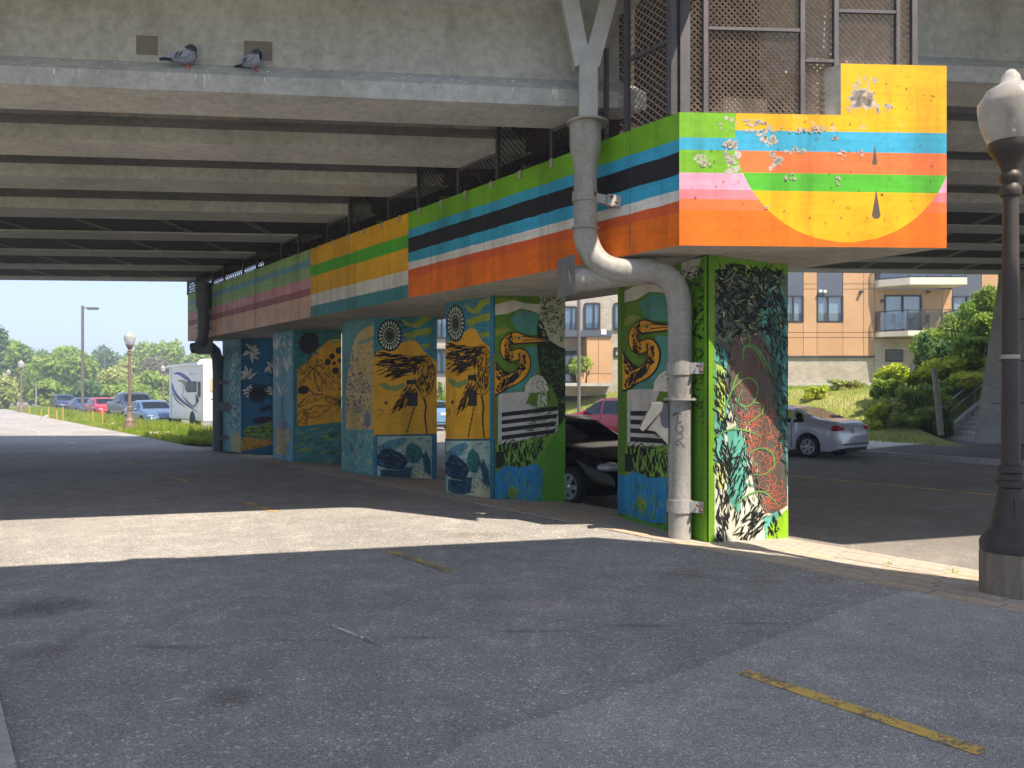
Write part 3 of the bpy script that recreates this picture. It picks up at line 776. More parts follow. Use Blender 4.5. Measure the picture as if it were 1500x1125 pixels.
# column 2
m = leftface(1, ((42, 70, 1000), (298, 42, 1042))); wing_picture(m); m.rect(278, 30, 300, 1050, S(52, 124, 148)); m.done(colo[1][0])
m = frontface(1, ((298, 42, 1042), (637, 68, 1085))); heron_picture(m); m.done(colo[1][0])
# column 3: same bird on the front
m = frontface(2, ((42, 70, 1010), (298, 62, 1030))); wing_picture(m, lambda x, y: (x + 10 if x < 250 else x, y)); m.done(colo[2][0])
# column 1 left: same heron
m = leftface(0, ((268, 42, 1055), (660, 30, 1085))); heron_picture(m, lambda x, y: (x + 6, y + 6))
m.rect(560, 20, 662, 1100, S(104, 160, 36))
m.hatch([(565, 30), (655, 30), (655, 640), (600, 620), (565, 420)], 150, lambda x, y, r: r.uniform(0, 3.1), (16, 44), (5, 12), [BLK, S(40, 60, 30), S(70, 110, 40)], 40)
m.poly([(566, 30), (640, 34), (620, 100), (566, 110)], S(206, 206, 186))
m.hatch([(566, 60), (650, 60), (650, 130), (566, 140)], 40, lambda x, y, r: r.uniform(0, 3.1), (12, 30), (4, 9), [S(70, 130, 40), BLK], 41)
m.rect(650, 20, 662, 1100, S(120, 176, 40)); m.done(colo[0][0])
# column 1 front: pine branch and cone
m = frontface(0, ((185, 32, 1062), (475, 74, 1078)))
m.rect(180, 20, 480, 1100, S(214, 214, 194), .03)
m.rect(180, 20, 480, 330, S(96, 112, 92)); m.poly([(205, 330), (475, 330), (475, 860), (420, 860), (350, 700), (260, 520), (205, 420)], S(78, 84, 80))
m.poly([(185, 20), (480, 20), (480, 110), (400, 84), (330, 120), (250, 70), (205, 100), (205, 1070), (185, 1070)], S(112, 160, 34))
m.poly([(380, 150), (440, 130), (470, 200), (474, 860), (440, 780), (440, 560), (400, 400), (372, 260)], S(84, 158, 150))
m.poly([(205, 330), (250, 370), (270, 470), (250, 560), (240, 660), (205, 640)], S(86, 162, 152))
m.poly([(250, 640), (310, 600), (330, 700), (320, 800), (290, 930), (250, 870)], S(96, 172, 154))
m.poly([(205, 600), (240, 640), (240, 760), (205, 760)], S(110, 180, 164))
m.poly([(210, 400), (240, 420), (240, 600), (215, 600)], S(176, 200, 90)); m.poly([(212, 740), (240, 740), (240, 830), (212, 830)], S(200, 206, 130))
m.poly([(270, 330), (340, 290), (400, 360), (430, 470), (440, 560), (470, 790), (472, 930), (420, 950), (385, 940), (350, 870), (318, 700), (270, 590), (238, 500), (250, 400)], S(96, 90, 82))
m.poly([(380, 960), (430, 945), (450, 960), (430, 1060), (388, 1040)], S(100, 180, 160))
m.poly([(392, 1000), (475, 940), (475, 1090), (390, 1090)], S(150, 200, 36))
dk = [S(24, 28, 26), S(34, 38, 34)]
m.hatch([(210, 60), (455, 90), (460, 330), (330, 300), (215, 330)], 430, lambda x, y, r: r.choice((.6, 1.2, 2.2, 2.8)) + r.uniform(-.35, .35), (26, 60), (4, 9), dk, 50)
m.hatch([(210, 60), (455, 90), (460, 330), (215, 330)], 70, lambda x, y, r: r.uniform(0, 3.1), (16, 40), (3, 6), [S(190, 180, 130), S(130, 150, 90), S(160, 140, 110)], 51)
m.hatch([(385, 160), (470, 200), (474, 850), (430, 700), (430, 540)], 260, lambda x, y, r: 1.25 + r.uniform(-.5, .5), (24, 56), (3, 7), dk + [S(60, 120, 116)], 52)
m.hatch([(206, 330), (262, 380), (250, 640), (206, 640)], 70, lambda x, y, r: 1.2 + r.uniform(-.6, .6), (20, 44), (4, 8), dk, 53)
m.hatch([(206, 640), (262, 700), (245, 1010), (212, 1020)], 95, lambda x, y, r: 1.45 + r.uniform(-.4, .4), (26, 60), (4, 8), dk, 54)
m.hatch([(250, 680), (325, 720), (310, 900), (255, 870)], 70, lambda x, y, r: 2.0 + r.uniform(-.5, .5), (22, 50), (4, 7), dk, 55)
m.hatch([(262, 1040), (290, 960), (340, 910), (375, 930), (378, 1000), (330, 1030)], 75, lambda x, y, r: 2.4 + r.uniform(-.5, .5), (20, 52), (4, 8), dk, 56)
m.hatch([(388, 960), (445, 950), (430, 1050), (392, 1030)], 26, 75, (16, 40), (3, 7), dk, 57)
m.hatch([(205, 330), (300, 300), (260, 480), (330, 700), (380, 940), (300, 960), (205, 1040)], 120, lambda x, y, r: 1.35 + .5 * math.sin(x * .05) + r.uniform(-.35, .35), (22, 54), (2, 5), dk, 58)
m.hatch([(300, 280), (400, 330), (470, 500), (474, 800), (440, 640), (400, 460), (350, 330)], 120, lambda x, y, r: 1.1 + r.uniform(-.5, .5), (20, 46), (3, 6), dk + [S(84, 140, 128), S(60, 110, 104)], 59)
m.hatch([(240, 480), (310, 560), (350, 760), (390, 940), (330, 900), (270, 640)], 70, lambda x, y, r: 1.3 + r.uniform(-.5, .5), (18, 40), (3, 6), [S(200, 204, 180), S(110, 170, 150)] + dk, 159)
rn = random.Random(5)
m.layer += 1
for k in range(620):       # cone scales
    x = rn.uniform(250, 470); y = rn.uniform(330, 945)
    lo = 255 + max(0, (y - 480)) * .24; hi = 400 + (y - 330) * .115
    if not (lo + 14 < x < hi - 8): continue
    rr = rn.uniform(9, 17); c = S(206, 116, 90) if y > 560 else S(140, 96, 82)
    a0 = rn.uniform(0, 6.28)
    m.stroke([(x + rr * math.cos(a), y + rr * 1.15 * math.sin(a)) for a in [a0 + q * .55 for q in range(7)]], 1.2, 0.9, c, wm=1.9, up=False)
GS = S(98, 196, 72)
for pth in ([(205, 650), (260, 632), (320, 645), (370, 672)], [(240, 560), (262, 500), (310, 462), (350, 480), (352, 530), (320, 560), (285, 540), (300, 500)],
            [(300, 360), (340, 350), (380, 400), (420, 470)], [(300, 400), (310, 350), (350, 370), (390, 440)], [(262, 905), (320, 868), (380, 868), (440, 930)],
            [(330, 720), (370, 712), (410, 735), (418, 780), (380, 806), (340, 800)], [(320, 620), (370, 590), (372, 560), (340, 548)], [(322, 300), (326, 340), (320, 360)], [(255, 520), (280, 450), (300, 440)]):
    m.stroke(pth, 4, 2.5, S(104, 160, 84), wm=5.5)
m.done(colo[0][0])
# column 3 left
PURP = S(112, 118, 132)
m = leftface(2, ((38, 150, 955), (213, 128, 993)))
m.rect(30, 100, 220, 1010, S(92, 152, 160), .15)
m.poly([(90, 320), (110, 250), (140, 205), (180, 178), (213, 172), (213, 735), (60, 730), (60, 560), (75, 420)], S(216, 186, 112))
m.poly([(130, 255), (190, 240), (213, 225), (213, 250), (170, 268), (135, 275)], S(120, 168, 150))
m.hatch([(55, 300), (120, 300), (150, 420), (210, 520), (150, 640), (60, 640)], 170, lambda x, y, r: r.uniform(0, 3.1), (12, 34), (4, 11), [PURP, S(96, 104, 120), S(140, 144, 150)], 60)
m.hatch([(130, 290), (212, 260), (212, 560), (140, 500)], 120, lambda x, y, r: r.uniform(0, 3.1), (10, 24), (2, 5), [S(96, 92, 100), S(130, 116, 104)], 61)
m.hatch([(62, 540), (212, 560), (212, 730), (62, 730)], 90, lambda x, y, r: r.uniform(0, 3.1), (14, 34), (2, 3.5), [S(84, 80, 78)], 62)
m.poly([(165, 655), (180, 635), (196, 655), (198, 710), (180, 732), (162, 708)], PURP)
for a in range(10): m.stroke([(180, 650), (180 + 34 * math.cos(a * .63), 640 + 40 * math.sin(a * .63))], 4, 2, PURP)
m.poly([(36, 735), (213, 738), (213, 1010), (36, 1010)], S(96, 160, 160))
m.hatch([(40, 760), (210, 760), (210, 980), (40, 950)], 60, 80, (20, 60), (8, 20), [S(130, 180, 170), S(84, 146, 150), S(160, 190, 160)], 63)
m.done(colo[2][0])
# column 4
m = leftface(3, ((345, 205, 985), (480, 183, 1008)))
m.rect(340, 150, 485, 1020, S(106, 166, 188), .2)
m.hatch([(346, 220), (470, 230), (470, 420), (346, 420)], 46, 75, (20, 60), (5, 14), [S(206, 214, 206), S(150, 190, 200), S(84, 140, 164)], 70)
for (x, y) in ((368, 250), (436, 380), (400, 540), (372, 420)):
    for a in range(-3, 4): m.stroke([(x, y + 60), (x + a * 12, y + random.uniform(-40, 10))], 7, 3, S(214, 218, 210))
m.stroke([(400, 560), (404, 640), (400, 730)], 5, 4, S(110, 120, 130))
m.poly([(360, 800), (400, 780), (450, 800), (462, 860), (440, 900), (420, 965), (362, 950), (372, 880)], S(186, 170, 120))
m.hatch([(360, 790), (460, 800), (430, 950), (365, 940)], 60, lambda x, y, r: r.uniform(0, 3.1), (14, 40), (5, 13), [S(150, 160, 120), S(200, 180, 120), S(120, 150, 150)], 71)
m.poly([(380, 760), (410, 740), (436, 762), (430, 800), (390, 800)], S(140, 124, 150)); m.rect(472, 150, 486, 1030, S(70, 140, 160)); m.done(colo[3][0])
m = frontface(3, ((480, 183, 1008), (780, 190, 1047)))
m.rect(470, 150, 790, 1060, S(46, 124, 126), .05)
m.poly([(500, 420), (560, 380), (620, 320), (700, 250), (790, 245), (790, 760), (500, 760)], S(224, 164, 30))
m.poly([(690, 245), (750, 262), (790, 250), (790, 262), (740, 275)], S(120, 160, 70))
m.ellipse(575, 265, 62, 66, S(34, 34, 48), 18, jag=.1)
m.hatch([(500, 200), (640, 200), (640, 350), (500, 340)], 50, lambda x, y, r: math.atan2(y - 265, x - 575), (24, 44), (5, 10), [S(34, 34, 48)], 72)
m.ellipse(540, 545, 36, 26, BLK); m.stroke([(510, 530), (540, 520), (575, 535)], 6, 3, BLK)
for (x, y, r) in ((695, 385, 20), (722, 352, 18), (765, 318, 22), (745, 440, 22), (735, 395, 12), (770, 380, 14)): m.ellipse(x, y, r, r, BLK, 14)
m.hatch([(500, 420), (600, 340), (700, 400), (780, 450), (780, 570), (640, 560), (590, 480), (510, 520)], 210, lambda x, y, r: r.uniform(0, 3.1), (14, 34), (2.5, 5.5), [S(44, 36, 24)], 73)
for pth in ([(580, 400), (610, 440), (615, 500), (640, 560)], [(610, 420), (650, 470), (690, 520)], [(500, 560), (560, 540), (620, 580), (660, 580)], [(620, 400), (560, 460), (520, 500)]): m.stroke(pth, 7, 4, S(44, 36, 24))
for (pth) in ([(500, 640), (560, 590), (630, 575), (664, 585), (640, 610), (580, 625), (510, 650)], [(540, 690), (600, 650), (680, 650), (712, 660), (660, 700), (600, 716), (545, 700)], [(676, 595), (730, 600), (770, 640), (720, 645), (690, 620), (676, 595)], [(500, 700), (540, 660), (566, 700), (550, 770), (520, 780), (500, 740)]):
    m.stroke(pth, 4, 4, S(44, 36, 24)); m.hatch(pth, 20, 160, (14, 40), (2.5, 5), [S(44, 36, 24)], 74)
for a in range(9): m.stroke([(775, 640), (775 + 46 * math.cos(a * .7), 640 + 60 * math.sin(a * .7))], 8, 2, BLK)
m.poly([(478, 762), (790, 758), (790, 1070), (478, 1030)], S(56, 128, 128))
m.hatch([(490, 780), (780, 780), (780, 1030), (490, 1000)], 70, 172, (40, 110), (8, 22), [S(110, 160, 130), S(84, 146, 140), S(140, 160, 90), S(40, 110, 116)], 75)
m.stroke([(700, 940), (740, 942), (752, 932), (780, 936)], 4, 7, BLK); m.stroke([(500, 910), (600, 895), (640, 890)], 8, 3, S(160, 160, 80)); m.done(colo[3][0])
# column 5
m = leftface(4, ((22, 240, 935), (140, 243, 950)))
m.rect(15, 200, 150, 980, S(132, 188, 200), .2)
m.hatch([(60, 320), (132, 320), (132, 800), (60, 780)], 120, lambda x, y, r: 1.3 + r.uniform(-.9, .9), (18, 50), (3, 9), [S(230, 232, 226), S(60, 70, 84), S(96, 116, 130)], 80)
m.poly([(80, 840), (110, 810), (134, 830), (134, 950), (80, 930)], S(200, 190, 140)); m.done(colo[4][0])
m = frontface(4, ((148, 243, 950), (345, 248, 990)))
m.rect(140, 200, 350, 1010, S(34, 110, 150), .05)
for (x, y, n, s0, rr) in ((215, 325, 15, 1, 70), (185, 470, 12, 2, 66), (330, 420, 8, 3, 60), (190, 560, 9, 4, 50), (320, 585, 6, 5, 44)):
    rn = random.Random(s0)
    for k in range(n):
        a = rn.uniform(0, 6.28); l = rn.uniform(.5, 1) * rr
        m.stroke([(x, y), (x + l * .5 * math.cos(a + .2), y + l * .5 * math.sin(a + .2)), (x + l * math.cos(a), y + l * math.sin(a))], 5, 2, S(216, 212, 206), wm=17)
    m.hatch([(x - rr, y - rr), (x + rr, y - rr), (x + rr, y + rr), (x - rr, y + rr)], n * 3, lambda X, Y, r: math.atan2(Y - y, X - x) + r.uniform(-.3, .3), (18, 44), (2, 5), [S(20, 28, 44)], 81 + s0)
for k in range(18):
    a = k * .349; m.stroke([(255, 580), (255 + 78 * math.cos(a), 580 + 62 * math.sin(a))], 22, 3, S(22, 26, 52))
m.poly([(225, 740), (262, 722), (320, 728), (345, 745), (300, 765), (240, 760)], S(60, 40, 70)); m.ellipse(290, 680, 22, 14, S(30, 30, 70)); m.ellipse(322, 672, 18, 14, S(30, 30, 70))
m.poly([(160, 800), (200, 770), (260, 775), (345, 762), (345, 880), (270, 850), (190, 835)], S(128, 160, 70))
m.hatch([(165, 790), (345, 765), (345, 870), (200, 830)], 60, 15, (14, 40), (3, 7), [S(30, 50, 34), S(60, 90, 44)], 90)
m.poly([(150, 830), (200, 840), (300, 866), (345, 884), (345, 905), (150, 915)], S(212, 156, 44)); m.hatch([(152, 835), (340, 880), (340, 905), (152, 910)], 40, 30, (10, 30), (3, 8), [S(150, 120, 50), S(110, 130, 80)], 91)
m.done(colo[4][0])

# ================================================================== THE BRIDGE ABOVE
bridge = thing('road_bridge', 'concrete girder bridge crossing over the path and street', 'bridge', (0, 16, 0))
D0 = [9.115, 11.0, 12.88, 15.06, 17.2, 19.4, 21.55, 23.7]
TH = [math.tan(R(a)) for a in (6.1, 5.8, 5.5, 5.2, 5.0, 4.7, 4.4, 4.1)]
ZL, ZRG = 5.12, 5.63
SEC = [(0, 0), (.8, 0), (.8, .2), (.53, .42), (.53, 1.25), (.78, 1.38), (.78, 1.52), (.02, 1.52), (.02, 1.38), (.27, 1.25), (.27, .42), (0, .2)]
def gpt(i, x0=None, X=None, dd=0.0):
    t = TH[i]
    if x0 is not None:
        d = (D0[i] + dd + t * x0) / (1 + PSL * t); return Vector((x0 - PSL * d, d))
    return Vector((X, D0[i] + dd + t * X))
def girder(i, a, b_, z, name='girder'):
    mb = MB(); n = len(SEC)
    # ends cut along the pier line where they meet it
    vs = []
    for end in (a, b_):
        for (y, h) in SEC:
            p = gpt(i, x0=end[1], dd=y) if end[0] == 'l' else gpt(i, X=end[1], dd=y)
            vs.append((p.x, p.y, z + h))
    fs = [(k, (k + 1) % n, (k + 1) % n + n, k + n) for k in range(n)] + [tuple(range(n))[::-1], tuple(range(n, 2 * n))]
    mb.add(vs, fs); return mb.build(name, M_CONC, bridge)
for i in range(8):
    girder(i, ('x', -34), ('l', 8.72), ZL)
    girder(i, ('l', 10.6), ('x', 34), ZRG)
# deck slabs (edges overhang the outer girders)
ds = MB()
left = [(-36, 3.6 - 5.4), (-36, 26.0), tuple(onl(8.9, 26.6)), tuple(onl(8.9, 10.2)), (2.25, 8.3), (2.38, 6.84), (0.62, 8.02), (0.32, 8.05), (-3.95, 6.9)]
left[0] = (-36, -1.7)
ds.prism(left, ZL + 1.525, ZL + 1.75); ds.build('deck_slab', M_CONC, bridge)
ds = MB()
rp = Vector((7.15, 5.73)); k = 14
right = [(7.15, 5.73), (36, 14.3), (36, 26.9), tuple(rp + PD * 23.6), ]
ds.prism(right, ZRG + 1.525, ZRG + 1.75); ds.build('deck_slab', M_CONC, bridge)
pr = MB(); pr.bar((-36, 25.8, ZL + 2.2), (-12.3, 26.4, ZL + 2.2), 0.3, 0.9); pr.build('parapet', M_CONC, bridge)
pr = MB(); pr.bar((-36, -1.4, ZL + 2.2), (-3.95, 7.06, ZL + 2.2), 0.3, 0.9); pr.bar((-3.95, 7.06, ZL + 2.2), (.2, 8.2, ZL + 2.2), 0.3, 0.9); pr.build('parapet', M_CONC, bridge)
pr = MB(); pr.bar((7.2, 5.92, ZRG + 2.2), (36, 14.5, ZRG + 2.2), 0.3, 0.9); pr.build('parapet', M_CONC, bridge)
# nets with straps between the far girders
for i in range(3, 7):
    for (x0, x1, z, en) in ((-34, None, ZL + 0.035, 0), (None, 34, ZRG + 0.035, 1)):
        a = gpt(i, X=x0, dd=.79) if x0 is not None else gpt(i, x0=10.6, dd=.79)
        b_ = gpt(i, X=x1, dd=.79) if x1 is not None else gpt(i, x0=8.7, dd=.79)
        c = gpt(i + 1, X=x1, dd=.01) if x1 is not None else gpt(i + 1, x0=8.7, dd=.01)
        d = gpt(i + 1, X=x0, dd=.01) if x0 is not None else gpt(i + 1, x0=10.6, dd=.01)
        mb = MB(); mb.extr([(p.x, p.y, z) for p in (a, b_, c, d)], (0, 0, 0.012)); mb.build('net_panel', M_NET, bridge)
        X = max(a.x, d.x) + 0.6
        while X < min(b_.x, c.x) - 0.2:
            p = gpt(i, X=X, dd=.8); q = gpt(i + 1, X=X + .12, dd=0)
            if -19 < X < 21:
                mb = MB()
                for s in (-.05, .05): mb.bar((p.x + s, p.y, z - .012), (q.x + s, q.y, z - .012), 0.028, 0.012)
                mb.build('strap', M_STRAP, bridge)
            X += 1.65
# cross walls at the ends of the nearer bays
for i in range(0, 7):
    for xx in (-12,):
        p = gpt(i, X=xx, dd=.53); q = gpt(i + 1, X=xx, dd=.27)
        mb = MB(); mb.bar((p.x, p.y, ZL + .9), (q.x, q.y, ZL + .9), 0.25, 1.0); mb.build('diaphragm', M_CONC, bridge)
# painted-over squares on the outer web
M_SQ = mat('cover_paint', S(126, 120, 114), 0.8, 0, 0.12, 6)
for (xa, xb, ya, yb) in ((200, 230, 52, 80), (358, 398, 60, 88)):
    d = 9.385 + TH[0] * ((xa - 750) / FPX * 8.8)
    a = P(xa, yb, d); b_ = P(xb, ya, d); mb = MB()
    ya_, yb_ = (D0[0] + .27 + TH[0] * a.x) - .003, (D0[0] + .27 + TH[0] * b_.x) - .003
    mb.extr([(a.x, ya_, max(a.z, ZL + .43)), (b_.x, yb_, max(a.z, ZL + .43)), (b_.x, yb_, b_.z), (a.x, ya_, b_.z)], (0, 0.002, 0)); mb.build('painted_square', M_SQ, bridge)

# end walls of both spans over the pier, and an unseen joint slab drawn forward to shade them
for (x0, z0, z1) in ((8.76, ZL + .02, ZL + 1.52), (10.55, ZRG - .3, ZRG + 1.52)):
    a = gpt(0, x0=x0, dd=.3); b_ = gpt(7, x0=x0, dd=.5); mb = MB(); mb.bar((a.x, a.y, (z0 + z1) / 2), (b_.x, b_.y, (z0 + z1) / 2), .24, z1 - z0); mb.build('end_wall', mat('shade_dark_concrete', S(70, 62, 57), .9, 0, .3, 2, .3), bridge)  # shade behind the cage mesh is put into these walls' colour
a = onl(8.6, 9.75); b_ = onl(10.75, 9.95); mb = MB(); mb.bar((a.x, a.y, 6.0), (b_.x, b_.y, 6.0), .25, 2.5); mb.build('end_wall', mat('shade_dark_concrete', S(70, 62, 57), .9, 0, .3, 2, .3), bridge)
mb = MB(); a = onl(8.95, 8.72); b_ = onl(11.5, 8.9); mb.prism([tuple(a), tuple(b_), tuple(b_ + PD * 20), tuple(a + PD * 20)], ZRG + 1.3, ZRG + 1.5); mb.build('joint_shade_slab', M_CONC, bridge)
# droppings along the ledge and lighter repairs on the second girder
rd = random.Random(31); dr_ = MB()
for k in range(60):
    X = rd.uniform(-6, .6); q = rd.random(); y = D0[0] + TH[0] * X + .02 + .24 * q; z = ZL + .2 + .22 * (.02 + .24 * q) / .27 + .002; r = rd.uniform(.006, .024)
    dr_.add([(X + r * math.cos(a), y + r * .8 * math.sin(a), z + r * .65 * math.sin(a)) for a in [j * 1.05 for j in range(6)]], [(0, 1, 2, 3, 4, 5)])
    if k % 3 == 0:
        yf = D0[0] + TH[0] * X - .002; h = rd.uniform(.03, .15); w = rd.uniform(.004, .012)
        dr_.add([(X - w, yf, ZL + .19), (X + w, yf, ZL + .19), (X + w * .4, yf, ZL + .19 - h), (X - w * .4, yf, ZL + .19 - h)], [(0, 1, 2, 3)])
o = dr_.build('droppings', mat('dropping', S(226, 226, 222), .8), bridge, fixn=False); struct(o, 'stuff')
for (X, w) in ((-4.4, .55), (-1.7, .4), (-.85, .45), (-5.6, .3)):
    mb = MB(); y = D0[1] + .27 + TH[1] * X - .003; y2 = y + TH[1] * w
    mb.extr([(X, y, ZL + .43), (X + w, y2, ZL + .43), (X + w, y2, ZL + .8), (X, y, ZL + .8)], (0, .002, 0)); mb.build('repair_patch', mat('repair_mortar', S(206, 196, 180), .9, 0, .2, 8), bridge)
# the second bridge overhead, whose shade the picture is taken from
near = thing('near_bridge', 'parallel concrete bridge overhead that shades the foreground path', 'bridge', (0, -4, 0))
nb = MB()
zz = 7.5
sh = lambda x, y: (x + .425 * zz, y - .5 * zz)
npoly = [sh(-30, 1.0), sh(-5.0, 7.51), sh(-3.95, 7.78), sh(-3.9, 7.88), sh(-3.5, 7.93), sh(-3.45, 7.91), sh(-1.85, 8.33), sh(.96, 9.04), sh(2.2, 8.5), sh(4.37, 7.17), sh(14, 5.2), (32, 3.0), (32, -1.2), (-30, -8.5), (-30, -4)]
nb.prism(npoly, zz - .25, zz); nb.build('deck_slab', M_CONC, near)
for k in range(2):
    mb = MB(); y = 1.9 - k * 2.0
    mb.bar((-27, y - 3.2, zz - .9), (30, y + 1.4, zz - .9), .35, 1.3); mb.build('girder', M_CONC, near)

# ------------------------------------------------------------------ pigeons on the flange
def pigeon(loc, rz, s, label):
    t = thing('pigeon', label, 'pigeon', loc, rz)
    t.scale = (s, s, s)
    prof = [(-.175, .012, .006, .075), (-.15, .03, .008, .078), (-.11, .04, .022, .085), (-.07, .052, .042, .094), (-.03, .064, .058, .104), (.02, .068, .066, .112), (.06, .062, .062, .122), (.09, .046, .05, .13), (.105, .02, .026, .13)]
    mb = MB(); vs = []; n = 14
    for (x, wy, wz, z) in prof:
        for k in range(n):
            a = 2 * math.pi * k / n; vs.append((x, wy * math.cos(a), z + wz * math.sin(a)))
    # head tucked back over the shoulder grows out of the body as further rings
    for (x, y, z, r) in ((.085, 0, .165, .042), (.068, -.004, .188, .038), (.045, -.01, .2, .03), (.025, -.016, .2, .02), (.012, -.02, .196, .006)):
        for k in range(n):
            a = 2 * math.pi * k / n; vs.append((x + r * .45 * math.sin(a), y + r * math.cos(a), z + r * .9 * math.sin(a)))
    m_ = len(prof); fs = []
    for i in range(m_ - 1):
        for k in range(n): fs.append((i * n + k, i * n + (k + 1) % n, (i + 1) * n + (k + 1) % n, (i + 1) * n + k))
    for i in range(m_ - 1, m_ + 4):
        for k in range(n): fs.append((i * n + k, i * n + (k + 1) % n, (i + 1) * n + (k + 1) % n, (i + 1) * n + k))
    fs += [tuple(range(n))[::-1], tuple((m_ + 4) * n + k for k in range(n))]
    mats = [mat('pigeon_blue', S(150, 160, 182), .7, 0, .25, 60), mat('pigeon_dark', S(60, 62, 82), .6, 0, .2, 60)]
    mi = [0] * len(fs)
    mb.add(vs, fs)
    for j, f in enumerate(mb.f):
        x = sum(mb.v[q][0] for q in f) / len(f); z = sum(mb.v[q][2] for q in f) / len(f)
        if z > .158 or (j >= (m_ - 1) * n): mi[j] = 1
        if x < -.11: mi[j] = 1
    mb.m = mi
    mb.build('body', mats, t, smooth=80, local=True)
    for sd_ in (-1, 1):
        w = MB(); outl = [(.07, .12), (.03, .15), (-.04, .138), (-.12, .108), (-.185, .088), (-.15, .076), (-.06, .07), (.03, .08)]
        w.extr([(x, sd_ * (.07 - max(0, -x) * .18), z) for x, z in outl], (0, sd_ * .008, 0))
        wo_ = w.build('wing', mats[0], t, local=True)
        for (xa, xb) in ((-.045, -.03), (-.08, -.062)):
            b2 = MB(); b2.extr([(xa, sd_ * (.0795 - max(0, -xa) * .18), .075), (xb, sd_ * (.0795 - max(0, -xb) * .18), .075), (xb + .03, sd_ * (.0795 - max(0, -xb - .03) * .18), .125), (xa + .026, sd_ * (.0795 - max(0, -xa - .026) * .18), .12)], (0, sd_ * .002, 0))
            b2.build('wing_bar', mats[1], wo_, local=True)
        lg = MB(); lg.tube([(.025, sd_ * .022, .06), (.03, sd_ * .022, .005)], .005, 6)
        for q in (-.5, 0, .5): lg.tube([(.03, sd_ * .022, .004), (.03 + .03 * math.cos(q), sd_ * .022 + .03 * math.sin(q), .003)], .0035, 5)
        lg.tube([(.03, sd_ * .022, .004), (.012, sd_ * .022, .003)], .0035, 5)
        lg.build('leg', mat('pigeon_leg', S(206, 84, 84), .6), t, local=True)
    bk = MB(); bk.tube([(.02, -.018, .197), (-.004, -.022, .188)], [.006, .001], 6); bk.build('beak', mats[1], t, local=True)
    tl = MB(); tl.extr([(-.13, -.028, .086), (-.13, .028, .086), (-.225, .026, .07), (-.225, -.026, .07)], (0, 0, .008)); tl.build('tail', mats[1], t, local=True)
for (px, lab, rr) in ((264, 'left grey pigeon resting on the girder ledge, head tucked', 8), (361, 'right grey pigeon on the girder ledge beside a painted square', -20)):
    X = (px - 750) / FPX * 8.72; y = D0[0] + TH[0] * X + .13
    pigeon((X, y, ZL + .2 + .13 * .815 - .002), R(rr), 1.22 if px < 300 else 1.1, lab)

# ------------------------------------------------------------------ expanded-metal cage on the cap beam
cage = thing('mesh_cage', 'expanded metal mesh cage standing on the cap beam end', 'mesh cage', (2.5, 9, ZT))
def mesh_panel(o, ux, w, z0, z1, du, dz, sw, parent, name='mesh_panel', ztop=None, m=None):
    """expanded metal: zigzag strands; o = base corner, ux = unit direction"""
    o = Vector((o[0], o[1], 0)); ux = Vector((ux[0], ux[1], 0)); nn = Vector((-ux.y, ux.x, 0))
    mb = MB(); nu = max(1, int(w / du)); nv = max(1, int((z1 - z0) / dz)); du = w / nu; dz = (z1 - z0) / nv
    for j in range(nv):
        z = z0 + (j + .5) * dz
        for i in range(2 * nu):
            ua, ub = i * du / 2, (i + 1) * du / 2
            sg = 1 if (i + j) % 2 else -1
            za, zb = z - sg * dz / 2, z + sg * dz / 2
            a = o + ux * ua; b_ = o + ux * ub
            h = sw / 2
            mb.add([a + Vector((0, 0, za - h)) + nn * h * .8, b_ + Vector((0, 0, zb - h)) + nn * h * .8, b_ + Vector((0, 0, zb + h)) - nn * h * .8, a + Vector((0, 0, za + h)) - nn * h * .8], [(0, 1, 2, 3)])
            mb.add([a + Vector((0, 0, za)) + nn * h, b_ + Vector((0, 0, zb)) + nn * h, b_ + Vector((0, 0, zb)) - nn * h, a + Vector((0, 0, za)) - nn * h], [(0, 1, 2, 3)])
    return mb.build(name, m or M_MESH, parent, fixn=False)
fd = e_dir.normalized(); fdn = Vector((-fd.y, fd.x))
def fpos(px, back=0.16):      # point on the cage front plane under a picture column
    # plane: CFL + s*fd + back*(0,1)
    t = (px - 750) / FPX
    s_ = (t * (CFL.y + back) - CFL.x) / (fd.x - t * fd.y); return s_
def fp3(s_, z, back=0.16): c = CFL + fd * s_; return Vector((c.x, c.y + back, z))
ZC = 7.3
xs = [1002, 1032, 1173, 1222, 1312, 1336]
ss = [fpos(x) for x in xs]
for a, b_, zb in ((0, 1, ZT), (1, 2, ZT), (2, 3, ZT), (3, 4, ZR), (4, 5, ZR)):
    c = fp3(ss[a], 0); mesh_panel((c.x, c.y), fd, ss[b_] - ss[a], zb + .02, ZC, .066, .034, .0195, cage)
for k, (s_, w, zb) in enumerate(zip(ss, (.11, .05, .05, .05, .045, .06), (ZT, ZT, ZT, ZT, ZR, ZR))):
    c = fp3(s_, 0, .13); mb = MB(); mb.box((c.x, c.y, (zb + ZC) / 2), (w, .06, ZC - zb), math.atan2(fd.y, fd.x)); mb.build('post', M_POST, cage)
for (sa, sb, py) in ((ss[1], ss[2], 45), (ss[2], ss[3], 89), (ss[3], ss[4], 15)):
    z = EYE + (HOR - py) / FPX * 8.45; a = fp3(sa + .03, z, .12); b_ = fp3(sb - .03, z, .12)
    mb = MB(); mb.bar(a, b_, .035, .035); mb.build('rail', M_POST, cage)
